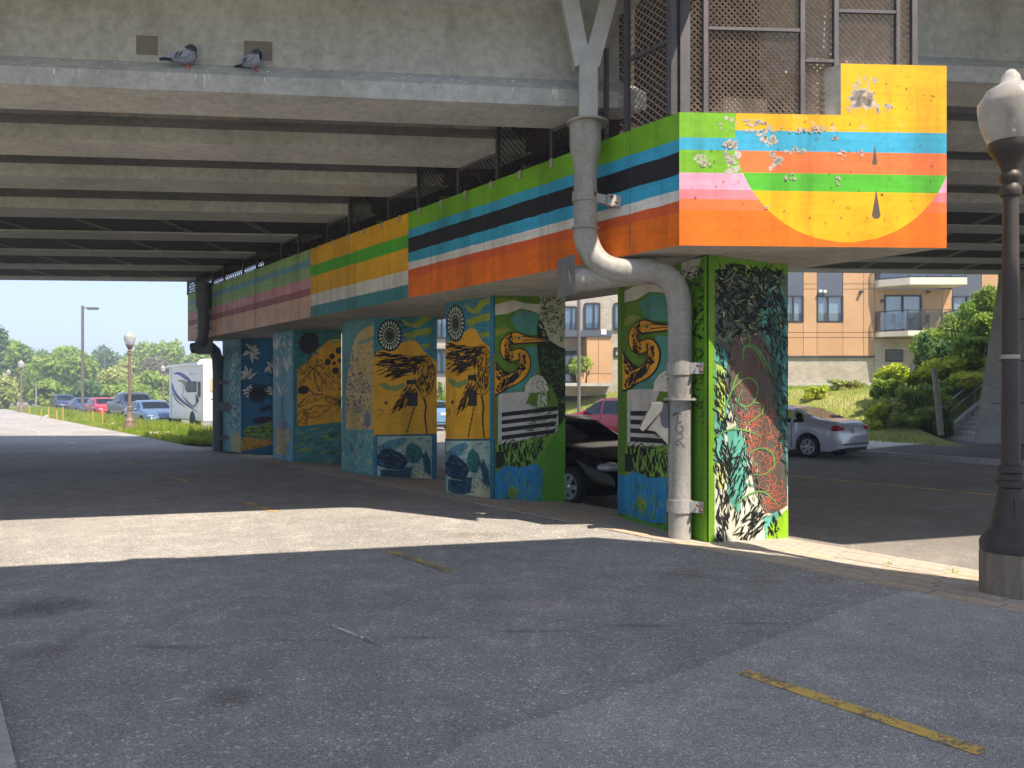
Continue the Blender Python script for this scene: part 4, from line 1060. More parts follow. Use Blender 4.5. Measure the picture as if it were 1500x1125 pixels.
# left side of the cage: runs along the edge of the cap beam
sx0 = 8.107 + .075
def sp(d): return onl(sx0, d)
def side_panel(da, db, z0, z1, du, dz, sw):
    c = sp(da); w = (sp(db) - c).length; mesh_panel((c.x, c.y), PD, w, z0, z1, du, dz, sw, cage)
def dlong(px): return sx0 / ((px - 750) / FPX + PSL)
dA, dB, dC = dlong(988), dlong(922), dlong(900)
side_panel(dA, dB, ZT + .02, ZC, .085, .042, .015); side_panel(dB, 9.05, ZT + .02, ZC, .085, .042, .014)
for px, w in ((988, .1), (922, .055)):
    c = sp(dlong(px)); mb = MB(); mb.box((c.x - .03, c.y - .02, (ZT + ZC) / 2), (w, .06, ZC - ZT), rz); mb.build('post', M_POST, cage)
z = 5.55; a = sp(dA); b_ = sp(dB); mb = MB(); mb.bar((a.x - .03, a.y, z), (b_.x - .03, b_.y, z), .04, .05); mb.build('rail', M_POST, cage)
# bird mesh closing the gaps along the top of the cap
scr = thing('mesh_screen', 'dark mesh screen closing the gaps between cap beam and girders', 'mesh screen', (-3, 16, ZT))
M_MESHD = mat('mesh_dark_steel', S(84, 80, 80), .6, .3, .15, 8)
for i in range(8):
    a = gpt(i, x0=sx0, dd=-.03); b_ = gpt(i, x0=sx0, dd=.83)
    w = (b_ - a).length
    fine = 1.0 if i < 3 else 1.6
    mesh_panel((a.x, a.y), PD, w, ZT + .01, ZL - .02, .09 * fine, .045 * fine, .013 * fine, scr, m=M_MESHD)
    if i < 7:
        c = gpt(i + 1, x0=sx0, dd=-.03); w2 = (c - b_).length
        mesh_panel((b_.x, b_.y), PD, w2, ZT + .01, ZL + 1.5, .09 * fine, .045 * fine, .013 * fine, scr, m=M_MESHD)
    for q in (a, b_):
        mb = MB(); mb.box((q.x - .02, q.y - .01, ZT + .55), (.045, .045, 1.1), rz); mb.build('post', M_POST, scr)
    mb = MB(); mb.bar((a.x - .02, a.y, ZL - .03), (b_.x - .02, b_.y, ZL - .03), .04, .04); mb.build('rail', M_POST, scr)
for k in range(26):
    c = onl(8.107 - .012, 9.4 + k * .53)
    mb = MB(); mb.box((c.x, c.y, ZT - .045), (.05, .012, .11), rz + math.pi / 2); mb.box((c.x, c.y, ZT - .02), (.07, .02, .03), rz + math.pi / 2); mb.build('clip', M_GALV, scr)

# ------------------------------------------------------------------ drain pipes
dp = thing('drain_pipe', 'pale grey drain pipe with Y funnel bolted to the front column', 'drain pipe', (1.97, 9.04, 0))
Q = lambda px, py, d: P(px, py, d)
fun = MB()
pj = Q(861, 92, 9.0)
for (px, py) in ((826, -40), (902, -40)):
    fun.bar(Q(px, py, 9.02), Q(859 + (2 if px > 860 else -2) * 3, 100, 9.0), .19, .19, up=Vector((0, 1, 0)))
fun.build('funnel_arms', M_GALV, dp)
st = MB(); st.bar(Q(861, 88, 9.0), Q(861, 186, 9.0), .21, .20, up=Vector((0, 1, 0))); st.build('stem', M_GALV, dp)
def flange(px, py, d, r, h, name='flange', par=dp, m=M_PIPE, bolts=8):
    c = Q(px, py, d); mb = MB(); mb.lathe([(r * .2, -h / 2), (r, -h / 2), (r, h / 2), (r * .2, h / 2)], c, 28)
    for k in range(bolts):
        a = 2 * math.pi * k / bolts; mb.lathe([(.012, -h), (.012, h)], c + Vector((r * .86 * math.cos(a), r * .86 * math.sin(a), 0)), 6)
    return mb.build(name, m, par, smooth=True)
flange(861, 181, 9.0, .245, .018)
up_ = MB(); c = Q(855, 333, 9.0)
zt = lambda py: EYE + (HOR - py) / FPX * 9.0
up_.tube([Vector((c.x + .02, 9.0, zt(y))) for y in (182, 215, 222, 236, 240, 333)], [.185, .185, .178, .142, .137, .137], 24); up_.build('upper_pipe', M_PIPE, dp, smooth=True)
def strap(px, py, d, r, w, par=dp, m=M_PIPE):
    c = Q(px, py, d); mb = MB(); mb.lathe([(r - .004, -w / 2), (r + .012, -w / 2), (r + .012, w / 2), (r - .004, w / 2)], c, 28)
    return mb.build('strap', m, par, smooth=True)
strap(857, 289, 9.0, .139, .12)
bk = MB(); a = Q(872, 290, 8.95); b_ = Q(902, 296, 9.02)
bk.bar(a, b_, .06, .10, up=Vector((0, 0, 1))); bk.bar(Q(889, 293, 8.93), Q(908, 296, 8.97), .07, .13); bk.build('bracket', M_GALV, dp)
bl = MB()
for (px, py) in ((872, 283), (896, 288), (896, 303), (903, 296)): bl.ell(Q(px, py, 8.88), (.02, .03, .02), 8, 5)
bl.build('bolt', M_RUST, dp)
flange(857, 335, 9.0, .168, .02)
el = [(857, 335, 9.0), (859, 352, 9.0), (867, 372, 8.98), (882, 388, 8.95), (904, 396, 8.92), (930, 397, 8.9), (952, 397, 8.9), (972, 403, 8.93), (987, 417, 8.97), (994, 436, 9.01), (996, 458, 9.04)]
eb = MB(); sm = []
for i in range(len(el) - 1):
    p0, p1, p2, p3 = (Q(*el[max(0, min(len(el) - 1, i + q))]) for q in (-1, 0, 1, 2))
    for k in range(4):
        t = k / 4; sm.append(.5 * (2 * p1 + (p2 - p0) * t + (2 * p0 - 5 * p1 + 4 * p2 - p3) * t * t + (3 * p1 - p0 - 3 * p2 + p3) * t ** 3))
sm.append(Q(*el[-1]))
eb.tube(sm, .142, 24); eb.build('elbow', M_PIPE, dp, smooth=True)
sb_ = MB(); sb_.tube([Q(834, 411, 9.1), Q(860, 408, 9.08), Q(905, 402, 9.0), Q(940, 398, 8.93)], .15, 24); sb_.build('side_stub', M_PIPE, dp, smooth=True)
pb = MB(); c = Q(829, 406, 9.12); pb.box(c, (.04, .42, .46), R(20)); pb.build('end_plate', mat('gusset_grey', S(112, 112, 112), .6, 0, .2, 6), dp)
lo = MB(); lp = Vector((Q(996, 458, 9.04).x, 9.04, 0))
lo.tube([Vector((lp.x, 9.04, 2.66)), Vector((lp.x, 9.04, 1.62)), Vector((lp.x, 9.04, 1.6)), Vector((lp.x, 9.04, -.06))], [.141, .141, .135, .135], 28); lo.build('lower_pipe', M_PIPE, dp, smooth=True)
for py in (540, 740):
    strap(996, py, 9.04, .143, .15)
    z = EYE + (HOR - py) / FPX * 9.04
    b2 = MB(); b2.bar((lp.x + .1, 8.93, z), (lp.x + .31, 8.84, z), .05, .13)
    b2.build('bracket', M_GALV, dp)
    b3 = MB()
    for (dx, dz) in ((.16, .03), (.2, -.03), (.27, .03), (.28, -.035)): b3.ell((lp.x + dx, 8.84 - dx * .05, z + dz), (.02, .035, .02), 8, 5)
    b3.build('bolt', M_RUST, dp)
flange(997, 585, 9.04, .205, .02)
gs = MB(); gs.extr([Q(979, 592, 9.0), Q(957, 590, 9.0), Q(938, 628, 9.05), Q(960, 632, 9.02), Q(979, 652, 9.0)], (.01, .05, 0)); gs.extr([Q(980, 590, 9.0), Q(955, 592, 8.98), Q(937, 628, 8.98), Q(942, 632, 8.98)], (.012, .1, .02)); gs.build('gusset_plate', mat('gusset_grey', S(112, 112, 112), .6, 0, .2, 6), dp)
# scrawled tag on the lower pipe, drawn on its round surface
def cylpt(px, py):
    dx, dy = (px - 750) / FPX, 1.0
    a = dx * dx + 1; b = -2 * (dx * lp.x + 9.04); c = lp.x ** 2 + 9.04 ** 2 - .1365 ** 2
    t = (-b - math.sqrt(max(b * b - 4 * a * c, 0))) / (2 * a)
    return Vector((dx * t, t, EYE + (HOR - py) / FPX * t))
tg = MB()
def scrawl(pts, w):
    for (p, q) in zip(pts[:-1], pts[1:]):
        for k in range(3):
            a = (p[0] + (q[0] - p[0]) * k / 3, p[1] + (q[1] - p[1]) * k / 3); b = (p[0] + (q[0] - p[0]) * (k + 1) / 3, p[1] + (q[1] - p[1]) * (k + 1) / 3)
            l = math.hypot(b[0] - a[0], b[1] - a[1]) or 1; nx, ny = -(b[1] - a[1]) / l * w / 2, (b[0] - a[0]) / l * w / 2
            tg.add([cylpt(a[0] + nx, a[1] + ny), cylpt(b[0] + nx, b[1] + ny), cylpt(b[0] - nx, b[1] - ny), cylpt(a[0] - nx, a[1] - ny)], [(0, 1, 2, 3)])
scrawl([(985, 609), (990, 605), (998, 606)], 3.2); scrawl([(992, 606), (993, 612), (991, 619)], 3.2)
scrawl([(998, 618), (992, 620), (990, 628), (994, 634), (1000, 632), (1001, 625), (996, 624)], 3.0)
scrawl([(991, 636), (999, 635), (1000, 642), (993, 644)], 3.0); scrawl([(993, 644), (998, 650), (1003, 656)], 2.6); scrawl([(991, 645), (990, 652), (995, 651)], 2.6)
tg.build('graffiti_tag', mat('spray_black', S(92, 88, 86), .8), dp, fixn=False)

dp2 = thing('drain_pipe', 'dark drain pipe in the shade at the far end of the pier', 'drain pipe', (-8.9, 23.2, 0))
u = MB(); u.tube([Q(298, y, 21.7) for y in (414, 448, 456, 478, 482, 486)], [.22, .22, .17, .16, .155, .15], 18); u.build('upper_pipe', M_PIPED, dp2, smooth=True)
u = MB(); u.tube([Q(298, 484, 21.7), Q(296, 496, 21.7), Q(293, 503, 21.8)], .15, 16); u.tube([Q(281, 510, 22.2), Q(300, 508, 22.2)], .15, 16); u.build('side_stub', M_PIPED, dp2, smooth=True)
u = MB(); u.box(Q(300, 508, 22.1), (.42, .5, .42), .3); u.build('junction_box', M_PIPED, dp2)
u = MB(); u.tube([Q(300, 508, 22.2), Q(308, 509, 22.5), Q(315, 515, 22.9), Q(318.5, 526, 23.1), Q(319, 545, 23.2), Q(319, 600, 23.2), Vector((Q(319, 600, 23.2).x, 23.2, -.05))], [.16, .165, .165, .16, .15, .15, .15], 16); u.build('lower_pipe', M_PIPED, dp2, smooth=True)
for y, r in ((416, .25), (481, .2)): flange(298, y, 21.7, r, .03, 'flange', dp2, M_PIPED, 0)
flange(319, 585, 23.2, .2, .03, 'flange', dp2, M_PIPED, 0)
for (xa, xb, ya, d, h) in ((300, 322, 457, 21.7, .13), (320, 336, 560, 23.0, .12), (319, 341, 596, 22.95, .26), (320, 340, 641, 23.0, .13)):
    u = MB(); u.bar(Q(xa, ya, d), Q(xb, ya, d), .12, h); u.build('bracket', M_PIPED, dp2)

# ------------------------------------------------------------------ ornamental street lamps
M_GLASS = None
def globe_mat():
    m, nt, b = newmat('frosted_acrylic')
    n1 = noise(nt, 5, 5); r = ramp(nt, n1.outputs[0], [(0.3, S(206, 200, 194)), (0.7, S(240, 238, 236))]); nt.links.new(r.outputs[0], b.inputs['Base Color'])
    b.inputs['Roughness'].default_value = 0.18; b.inputs['Transmission Weight'].default_value = 0.55; b.inputs['IOR'].default_value = 1.2
    n2 = noise(nt, 30, 3); bump(nt, b, n2.outputs[0], 0.15, 0.01)
    return m
M_GLOBE = globe_mat()
def lamp(loc, label, col, n=24, globe_only=False, group=None, full=True):
    t = thing('street_lamp', label, 'street lamp', loc, 0, group)
    b = MB(); b.lathe([(.235, -.15), (.235, .38), (.22, .40), (0.05, .40)], (0, 0, 0), n); b.build('concrete_foot' if full else 'foot', mat('lamp_foot_concrete', S(132, 120, 106), .9, 0, .3, 6, .4, 40, stretch=(3, 3, .4)) if full else col, t, smooth=True, local=True)
    b = MB(); b.lathe([(.05, .40), (.232, .40), (.235, .47), (.20, .55), (.155, .60), (.145, .66), (.12, .78), (.10, .92), (.098, .94), (.12, .955), (.12, 1.0), (.098, 1.015), (.098, 1.06), (.115, 1.08), (.10, 1.12), (.075, 1.14), (.04, 1.14)], (0, 0, 0), n); b.build('base', col, t, smooth=True, local=True)
    b = MB(); b.lathe([(.05, 1.13), (.072, 1.13), (.066, 2.4), (.06, 3.45), (.05, 3.46)], (0, 0, 0), n); b.build('shaft', col, t, smooth=True, local=True)
    b = MB(); b.lathe([(.05, 3.44), (.075, 3.45), (.085, 3.48), (.08, 3.52), (.062, 3.55), (.072, 3.575), (.088, 3.6), (.085, 3.63), (.065, 3.66), (.08, 3.70), (.12, 3.78), (.16, 3.84), (.17, 3.88), (.17, 3.92), (.08, 3.92)], (0, 0, 0), n); b.build('collar', col, t, smooth=True, local=True)
    b = MB(); b.lathe([(.05, 3.90), (.165, 3.90), (.20, 3.98), (.235, 4.10), (.25, 4.22), (.248, 4.26), (.20, 4.33), (.19, 4.36), (.12, 4.40), (.085, 4.42), (.07, 4.48), (.035, 4.53), (.005, 4.545)], (0, 0, 0), n); b.build('globe', M_GLOBE, t, smooth=60, local=True)
    if full:
        b = MB(); b.lathe([(.05, 3.93), (.05, 4.0), (.035, 4.02), (.03, 4.18), (.005, 4.2)], (0, 0, 0), 12); b.build('bulb', M_WHITE, t, smooth=True, local=True)
        b = MB(); b.lathe([(.05, 2.05), (.0705, 2.05), (.0705, 2.085), (.05, 2.085)], (0, 0, 0), n); b.build('band', mat('sticker', S(176, 170, 162), .6), t, smooth=True, local=True)
        b = MB(); b.extr([(-.05, -.139, .62), (.05, -.139, .62), (.04, -.118, .86), (-.04, -.118, .86)], (0, .03, 0)); b.build('access_door', col, t, local=True)
    return t
lamp((4.29, 6.62, -0.06), 'near ornamental lamp post with frosted globe at the right edge', M_LAMP, 32)
for (px, d, lab) in ((190, 34.6, 'brown globe lamp standing in the grass beside the blue car'), (31, 66, 'second globe lamp from the left along the path'), (12.5, 92, 'leftmost distant globe lamp along the path'), (239, 78, 'small distant globe lamp just left of the camper van')):
    X, Y = XY(px, d); lamp((X, Y, -.05), lab, M_LAMPB, 14, full=False)
def street_light(px, d, h, lab, arm=0.95):
    X, Y = XY(px, d); t = thing('street_light', lab, 'street light', (X, Y, 0))
    b = MB(); b.box((0, 0, .1), (.5, .5, .3)); b.build('foot', M_CONC2, t, local=True)
    b = MB(); b.tube([(0, 0, .2), (0, 0, h)], [.1, .085], 10); b.build('pole', M_POLE, t, smooth=True, local=True)
    b = MB(); b.bar((0, 0, h - .12), (arm * .4, 0, h - .16), .06, .06); b.build('arm', M_POLE, t, local=True)
    b = MB(); b.box((arm * .7, 0, h - .17), (arm * .75, .3, .12)); b.box((arm * .7, 0, h - .24), (arm * .6, .24, .03)); b.build('lamp_head', M_POLE, t, local=True)
street_light(121, 51, 7.45, 'tall grey street light with a flat head over the parked cars')
street_light(153.5, 88, 6.3, 'thin distant street light in front of the far trees')

# ================================================================== VEHICLES
def interp(pts, x):
    if x <= pts[0][0]: return pts[0][1]
    for (a, b) in zip(pts[:-1], pts[1:]):
        if x <= b[0]:
            t = (x - a[0]) / (b[0] - a[0]); return a[1] + (b[1] - a[1]) * t
    return pts[-1][1]
def smooth_interp(pts, x, h=0.07): return (interp(pts, x - h) + 2 * interp(pts, x) + interp(pts, x + h)) / 4
def car_glass():
    m, nt, b = newmat('car_glass')
    out = nt.nodes.get('Material Output'); nt.nodes.remove(b)
    tr = nt.nodes.new('ShaderNodeBsdfTransparent'); tr.inputs[0].default_value = (.42, .46, .46, 1)
    gl = nt.nodes.new('ShaderNodeBsdfGlossy'); gl.inputs['Roughness'].default_value = .03; gl.inputs[0].default_value = (.9, .95, 1, 1)
    fr = nt.nodes.new('ShaderNodeFresnel'); fr.inputs[0].default_value = 1.6
    mx = nt.nodes.new('ShaderNodeMixShader'); nt.links.new(fr.outputs[0], mx.inputs[0]); nt.links.new(tr.outputs[0], mx.inputs[1]); nt.links.new(gl.outputs[0], mx.inputs[2])
    nt.links.new(mx.outputs[0], out.inputs[0]); return m
M_CGL = car_glass()
M_TYRE = mat('tyre', S(34, 34, 36), .85, 0, .15, 20); M_RIM = mat('alloy', S(190, 192, 196), .3, .8, .05, 5)
M_TRIM = mat('dark_trim', S(24, 24, 27), .6, 0, .1, 8); M_SEAT = mat('seat_cloth', S(40, 40, 44), .9, 0, .15, 10)
M_RED = mat('tail_red', S(170, 20, 26), .2, 0, .1, 10, coat=.6); M_HEAD = mat('headlamp', S(150, 156, 162), .12, .2, .05, 10, coat=.8)
M_PLATE = mat('plate', S(206, 206, 200), .5, 0, .1, 30)
SEDAN = dict(L=4.5, W=1.78, top=[(-2.25, .62), (-2.2, .93), (-2.05, 1.06), (-1.68, 1.10), (-1.35, 1.2), (-.85, 1.40), (-.35, 1.47), (.15, 1.46), (.5, 1.36), (1.12, 1.02), (1.5, .95), (2.0, .80), (2.18, .66), (2.25, .5)],
    belt=[(-2.25, .55), (-2.2, .86), (-1.9, .98), (-1.3, 1.0), (.6, .93), (1.1, .92), (1.6, .86), (2.05, .72), (2.25, .48)], ax=(-1.32, 1.36), win=[(-1.18, -.86), (-.78, .02), (.1, .82)], ws=(.42, 1.08), rw=(-1.62, -.78), H=1.47)
HATCH = dict(L=4.0, W=1.74, top=[(-2.0, .62), (-1.97, .95), (-1.85, 1.2), (-1.5, 1.42), (-.6, 1.51), (.1, 1.5), (.42, 1.4), (1.05, 1.04), (1.4, .97), (1.8, .82), (1.95, .66), (2.0, .5)],
    belt=[(-2.0, .55), (-1.95, .9), (-1.4, .98), (.6, .93), (1.05, .93), (1.45, .87), (1.85, .72), (2.0, .48)], ax=(-1.22, 1.22), win=[(-1.5, -1.0), (-.9, -.05), (.03, .78)], ws=(.36, 1.0), rw=(-1.9, -1.52), H=1.51)
SUV = dict(L=4.55, W=1.86, top=[(-2.27, .7), (-2.22, 1.05), (-2.1, 1.35), (-1.8, 1.6), (-.8, 1.68), (.1, 1.66), (.4, 1.56), (1.0, 1.16), (1.5, 1.08), (2.0, .96), (2.2, .78), (2.27, .55)],
    belt=[(-2.27, .6), (-2.2, 1.0), (-1.6, 1.08), (.6, 1.05), (1.0, 1.05), (1.6, .98), (2.05, .82), (2.27, .52)], ax=(-1.3, 1.36), win=[(-1.85, -1.22), (-1.1, -.1), (0, .78)], ws=(.34, .96), rw=(-2.14, -1.84), H=1.68)
TRUCK = dict(L=5.4, W=1.98, top=[(-2.7, .8), (-2.68, 1.28), (-2.55, 1.30), (-1.0, 1.30), (-.95, 1.75), (-.6, 1.88), (.4, 1.86), (.75, 1.72), (1.25, 1.30), (1.9, 1.26), (2.4, 1.2), (2.62, 1.05), (2.7, .6)],
    belt=[(-2.7, .7), (-2.65, 1.2), (.9, 1.2), (1.3, 1.2), (2.3, 1.1), (2.6, .95), (2.7, .55)], ax=(-1.6, 1.72), win=[(-.9, -.2), (-.1, .95)], ws=(.68, 1.22), rw=None, H=1.88)
def make_car(spec, paint, label, pos, heading, name='parked_car', cat='car', rr=.32, zg=0.0, detail=True, plate=None):
    t = thing(name, label, cat, (pos[0], pos[1], zg), heading)
    L, W2 = spec['L'], spec['W'] / 2
    xs = set(np.round(np.linspace(-L / 2, L / 2, 76), 4))
    for a, b in spec['win'] + [spec['ws']] + ([spec['rw']] if spec['rw'] else []): xs |= {a, b}
    for a in spec['ax']: xs |= {round(a - rr - .06, 4), round(a + rr + .06, 4), round(a - rr - .045, 4), round(a + rr + .045, 4)}
    xs = sorted(xs); rings = []
    for x in xs:
        top = smooth_interp(spec['top'], x, .05); be = min(smooth_interp(spec['belt'], x), top - .015)
        e = abs(x) / (L / 2); w = W2 * (1 - .05 * e ** 2 - .17 * e ** 9)
        zb = .2 + .1 * max(0, e - .86) / .14
        ra = rr + .055
        for a in spec['ax']:
            if abs(x - a) < ra: zb = max(zb, rr + math.sqrt(ra * ra - (x - a) ** 2))
        zb = min(zb, be - .12); g_ = min(1, max(0, (top - be) / .42)); gh = max(0, top - be)
        half = [(0, zb), (w * .88, zb), (w * .99, zb + .02), (w, zb + (be - zb) * .35), (w * .995, zb + (be - zb) * .72), (w * .955, be),
                (w * (.95 - .16 * g_), be + gh * .80), (w * (.82 - .14 * g_), be + gh * .955), (w * .42, top - .008), (0, top)]
        ring = half + [(-y, z) for (y, z) in half[-2:0:-1]]
        rings.append([Vector((x, y, z)) for y, z in ring])
    n = len(rings[0])
    mb = MB(); vs = [v for r in rings for v in r]
    def in_any(xm, lst): return any(a < xm < b for a, b in lst)
    fs = []; panes = {}
    for i in range(len(xs) - 1):
        xm = (xs[i] + xs[i + 1]) / 2
        for k in range(n):
            q = (i * n + k, i * n + (k + 1) % n, (i + 1) * n + (k + 1) % n, (i + 1) * n + k); key = None
            if k in (5, 12):
                for j, (a, b) in enumerate(spec['win']):
                    if a < xm < b: key = ('side_window', j, k)
            if k in (7, 8, 9, 10):
                if spec['ws'][0] < xm < spec['ws'][1]: key = ('windscreen', 0, 0)
                if spec['rw'] and spec['rw'][0] < xm < spec['rw'][1]: key = ('rear_window', 0, 0)
            if key: panes.setdefault(key, []).append(q)
            else: fs.append(q)
    fs += [tuple(range(n))[::-1], tuple((len(xs) - 1) * n + k for k in range(n))]
    mb.add(vs, fs); mb.build('body', paint, t, smooth=50, local=True)
    for key, qs in panes.items():
        pm_ = MB(); used = sorted({v for q in qs for v in q}); ix = {v: j for j, v in enumerate(used)}
        pm_.add([vs[v] for v in used], [tuple(ix[v] for v in q) for q in qs]); pm_.build(key[0], M_CGL, t, smooth=60, local=True)
    for a in spec['ax']:
        for sy in (-1, 1):
            y = sy * (W2 - .11)
            def cyl(prof, nn=28):
                m2 = MB(); m2.tube([Vector((a, y + sy * h, rr)) for r, h in prof], [r for r, h in prof], nn, axial=Vector((0, 1, 0))); return m2
            wh = cyl([(.05, -.1), (rr * .9, -.1), (rr, -.07), (rr, .07), (rr * .93, .1), (rr * .70, .1), (rr * .66, .07), (.03, .05)]).build('wheel', M_TYRE, t, smooth=True, local=True)
            rm = cyl([(.03, .04), (rr * .64, .072), (rr * .69, .098), (rr * .66, .098), (rr * .60, .06), (.03, .055)])
            for s_ in range(6):
                an = s_ * math.pi / 3; p0 = Vector((a + .03 * math.cos(an), y + sy * .085, rr + .03 * math.sin(an))); p1 = Vector((a + rr * .64 * math.cos(an), y + sy * .088, rr + rr * .64 * math.sin(an)))
                rm.bar(p0, p1, .075, .03, up=Vector((0, 1, 0)))
            rm.ell((a, y + sy * .09, rr), (.06, .025, .06), 12, 6); rm.build('rim', M_RIM, wh, smooth=True, local=True)
    fz = smooth_interp(spec['belt'], L / 2 - .25); rz_ = smooth_interp(spec['belt'], -L / 2 + .12)
    for sy in (-1, 1):
        h = MB(); h.ell((L / 2 - .22, sy * W2 * .70, fz - .06), (.2, W2 * .2, .085), 14, 8, M=Matrix.Rotation(-sy * .5, 3, 'Z')); h.build('headlight', M_HEAD, t, smooth=60, local=True)
        h = MB(); h.ell((-L / 2 + .16, sy * W2 * .76, rz_ - .03), (.2, W2 * .17, .085), 14, 8, M=Matrix.Rotation(sy * .55, 3, 'Z')); h.build('tail_light', M_RED, t, smooth=60, local=True)
        mz = smooth_interp(spec['belt'], spec['ws'][1] - .3); h = MB(); h.ell((spec['ws'][1] - .32, sy * (W2 + .07), mz + .06), (.07, .1, .07), 10, 7); h.build('mirror', paint, t, smooth=60, local=True)
    gmb = MB(); gmb.box((L / 2 - .07, 0, fz - .22), (.16, W2 * .95, .14)); gmb.box((L / 2 - .05, 0, .33), (.14, W2 * 1.2, .13)); gmb.build('grille', M_TRIM, t, local=True)
    p_ = MB(); p_.box((L / 2 + .02, 0, .46), (.02, .32, .13)); p_.build('front_plate', M_PLATE, t, local=True)
    p_ = MB(); p_.box((-L / 2 - .0, 0, rz_ - .10), (.05, .32, .13)); p_.build('number_plate', M_PLATE, t, local=True)
    p_ = MB(); p_.box((-L / 2 + .02, 0, .42), (.1, W2 * 1.5, .03)); p_.box((-L / 2 + .03, 0, .27), (.08, W2 * 1.3, .1)); p_.build('bumper_trim', M_TRIM, t, local=True)
    if detail:
        edges = sorted({spec['win'][0][0] - .02} | {(a[1] + b[0]) / 2 for a, b in zip(spec['win'][:-1], spec['win'][1:])} | {spec['ws'][1] - .1})
        for x in edges[-3:]:
            be = smooth_interp(spec['belt'], x); e = abs(x) / (L / 2); w = W2 * (1 - .05 * e ** 2 - .17 * e ** 9)
            for sy in (-1, 1):
                sm_ = MB()
                zs = [.28, .28 + (be - .28) * .35, .28 + (be - .28) * .72, be - .01]
                for za, zb2, wa, wb in zip(zs[:-1], zs[1:], (1, 1, .995), (1, .995, .957)): sm_.bar((x, sy * (w * wa + .0), za), (x, sy * (w * wb + .0), zb2), .012, .012, up=Vector((1, 0, 0)))
                sm_.build('door_seam', M_TRIM, t, local=True)
        for a, b in spec['win'][-2:]:
            for sy in (-1, 1):
                h = MB(); h.bar((a + .04, sy * (W2 * .985 + .01), .82), (a + .24, sy * (W2 * .985 + .01), .83), .03, .03); h.build('door_handle', paint, t, local=True)
    sb2 = MB()
    for (x, y) in ((.2, .36), (.2, -.36), (-.75, .36), (-.75, -.36)):
        sb2.box((x, y, .75), (.14, .46, .62), 0); sb2.ell((x - .02, y, 1.16), (.07, .13, .11), 10, 7); sb2.box((x + .25, y, .48), (.5, .48, .16))
    sb2.box((-.3, 0, .3), (2.4, W2 * 1.7, .06)); sb2.box((spec['ws'][1] - .35, 0, .82), (.35, W2 * 1.6, .16)); sb2.build('seats', M_SEAT, t, local=True)
    return t
def cpaint(name, c, met=.35, rough=.32): return mat(name, c, rough, met, .04, 2, coat=.7)
HB = math.atan2(PD.y, PD.x)            # heading away along the street
HF = HB + math.pi                      # heading towards the camera
fwd = Vector((PD.x, PD.y)); rgt = Vector((PN.x, PN.y))
# silver sedan at the far kerb: rear axle of SEDAN sits at x = -1.32
ra = Vector((8.34, 21.6)) + rgt * .79
c = ra + fwd * 1.32
make_car(SEDAN, cpaint('silver_paint', S(200, 204, 212), .4, .3), 'silver sedan parked at the far kerb, rear wheel and red tail light showing', c, HB, zg=-.14)
fa = Vector((.97, 12.6)) + rgt * .8
c = fa + fwd * 1.36
make_car(SEDAN, mat('black_paint', S(8, 8, 10), .12, 0, .05, 2, spec=.22), 'black car parked right behind the front columns', c, HF, zg=-.155)
c = onl(25.4, 28.2); make_car(SUV, cpaint('crimson_paint', S(186, 30, 52), .3, .3), 'crimson hatchback SUV parked beyond the black car by the lawn', c, HB, zg=-.14)
c = onl(11.9, 20.6); make_car(HATCH, cpaint('maroon_paint', S(140, 30, 50), .3, .3), 'maroon car glimpsed low in the slit between two columns', c, HF, zg=-.155)
c = onl(24.9, 38.5); make_car(HATCH, cpaint('pale_blue_paint', S(110, 150, 190), .3, .3), 'pale blue car glimpsed beyond the slit between two columns', c, HB, zg=-.14)
for (x0, d, spec, nm, col, lab) in (
        (12.1, 40.0, SEDAN, 'steel_blue', S(84, 108, 140), 'steel blue sedan parked next to the camper van, headlight showing'),
        (13.3, 48, TRUCK, 'slate', S(44, 54, 70), 'tall dark slate pickup parked behind the brown lamp post'),
        (13.0, 54.5, HATCH, 'red', S(190, 24, 40), 'bright red hatchback parked in the row by the grass'),
        (13.0, 61, SEDAN, 'navy2', S(46, 60, 110), 'blue sedan partly hidden behind the bright red hatchback'),
        (13.4, 72, SUV, 'navy', S(30, 40, 80), 'dark navy car parked farthest left, facing the path')):
    c = onl(x0 - .3, d); make_car(spec, cpaint(nm + '_paint', col, .3, .3), lab, c, HF + R(4), zg=-.15, detail=False)
# small details on the silver sedan's flank are part of the builder

# camper van
rv = thing('camper_van', 'white camper van with purple swoosh graphics parked behind the far pipe', 'camper van', (-9.3, 35.5, 0))
M_RV = mat('rv_shell', S(232, 234, 238), .35, 0, .05, 1.5, coat=.3)
N = Vector(XY(297, 33.0)); FA = N + fwd * 5.75; z0, z1 = .42, 3.02
b = MB(); b.prism([tuple(N), tuple(N + rgt * 2.3), tuple(FA + rgt * 2.3), tuple(FA)], z0, z1); o = b.build('body', M_RV, rv)
bv = o.modifiers.new('bevel', 'BEVEL'); bv.width = .09; bv.segments = 3
mr = Mural((FA.x, FA.y, z1 - .1), (N.x, N.y, z1 - .1), (N.x, N.y, z0 + .05), (FA.x, FA.y, z0 + .05), px=((1030, 95, 600), (1318, 85, 650)), off=.002)
VIO = S(104, 104, 170); GYG = S(150, 160, 140); DKG = S(110, 110, 124)
mr.stroke([(1075, 160), (1130, 165), (1200, 225), (1250, 300)], 6, 4, VIO, wm=34); mr.stroke([(1058, 255), (1085, 350), (1160, 450), (1280, 560)], 10, 4, VIO, wm=26)
mr.stroke([(1062, 350), (1110, 440), (1180, 505)], 4, 3, DKG, wm=12); mr.stroke([(1110, 232), (1160, 245), (1190, 290), (1180, 340)], 5, 4, GYG, wm=36); mr.stroke([(1150, 380), (1190, 440), (1240, 500), (1270, 470), (1290, 400)], 5, 3, S(170, 165, 180), wm=26)
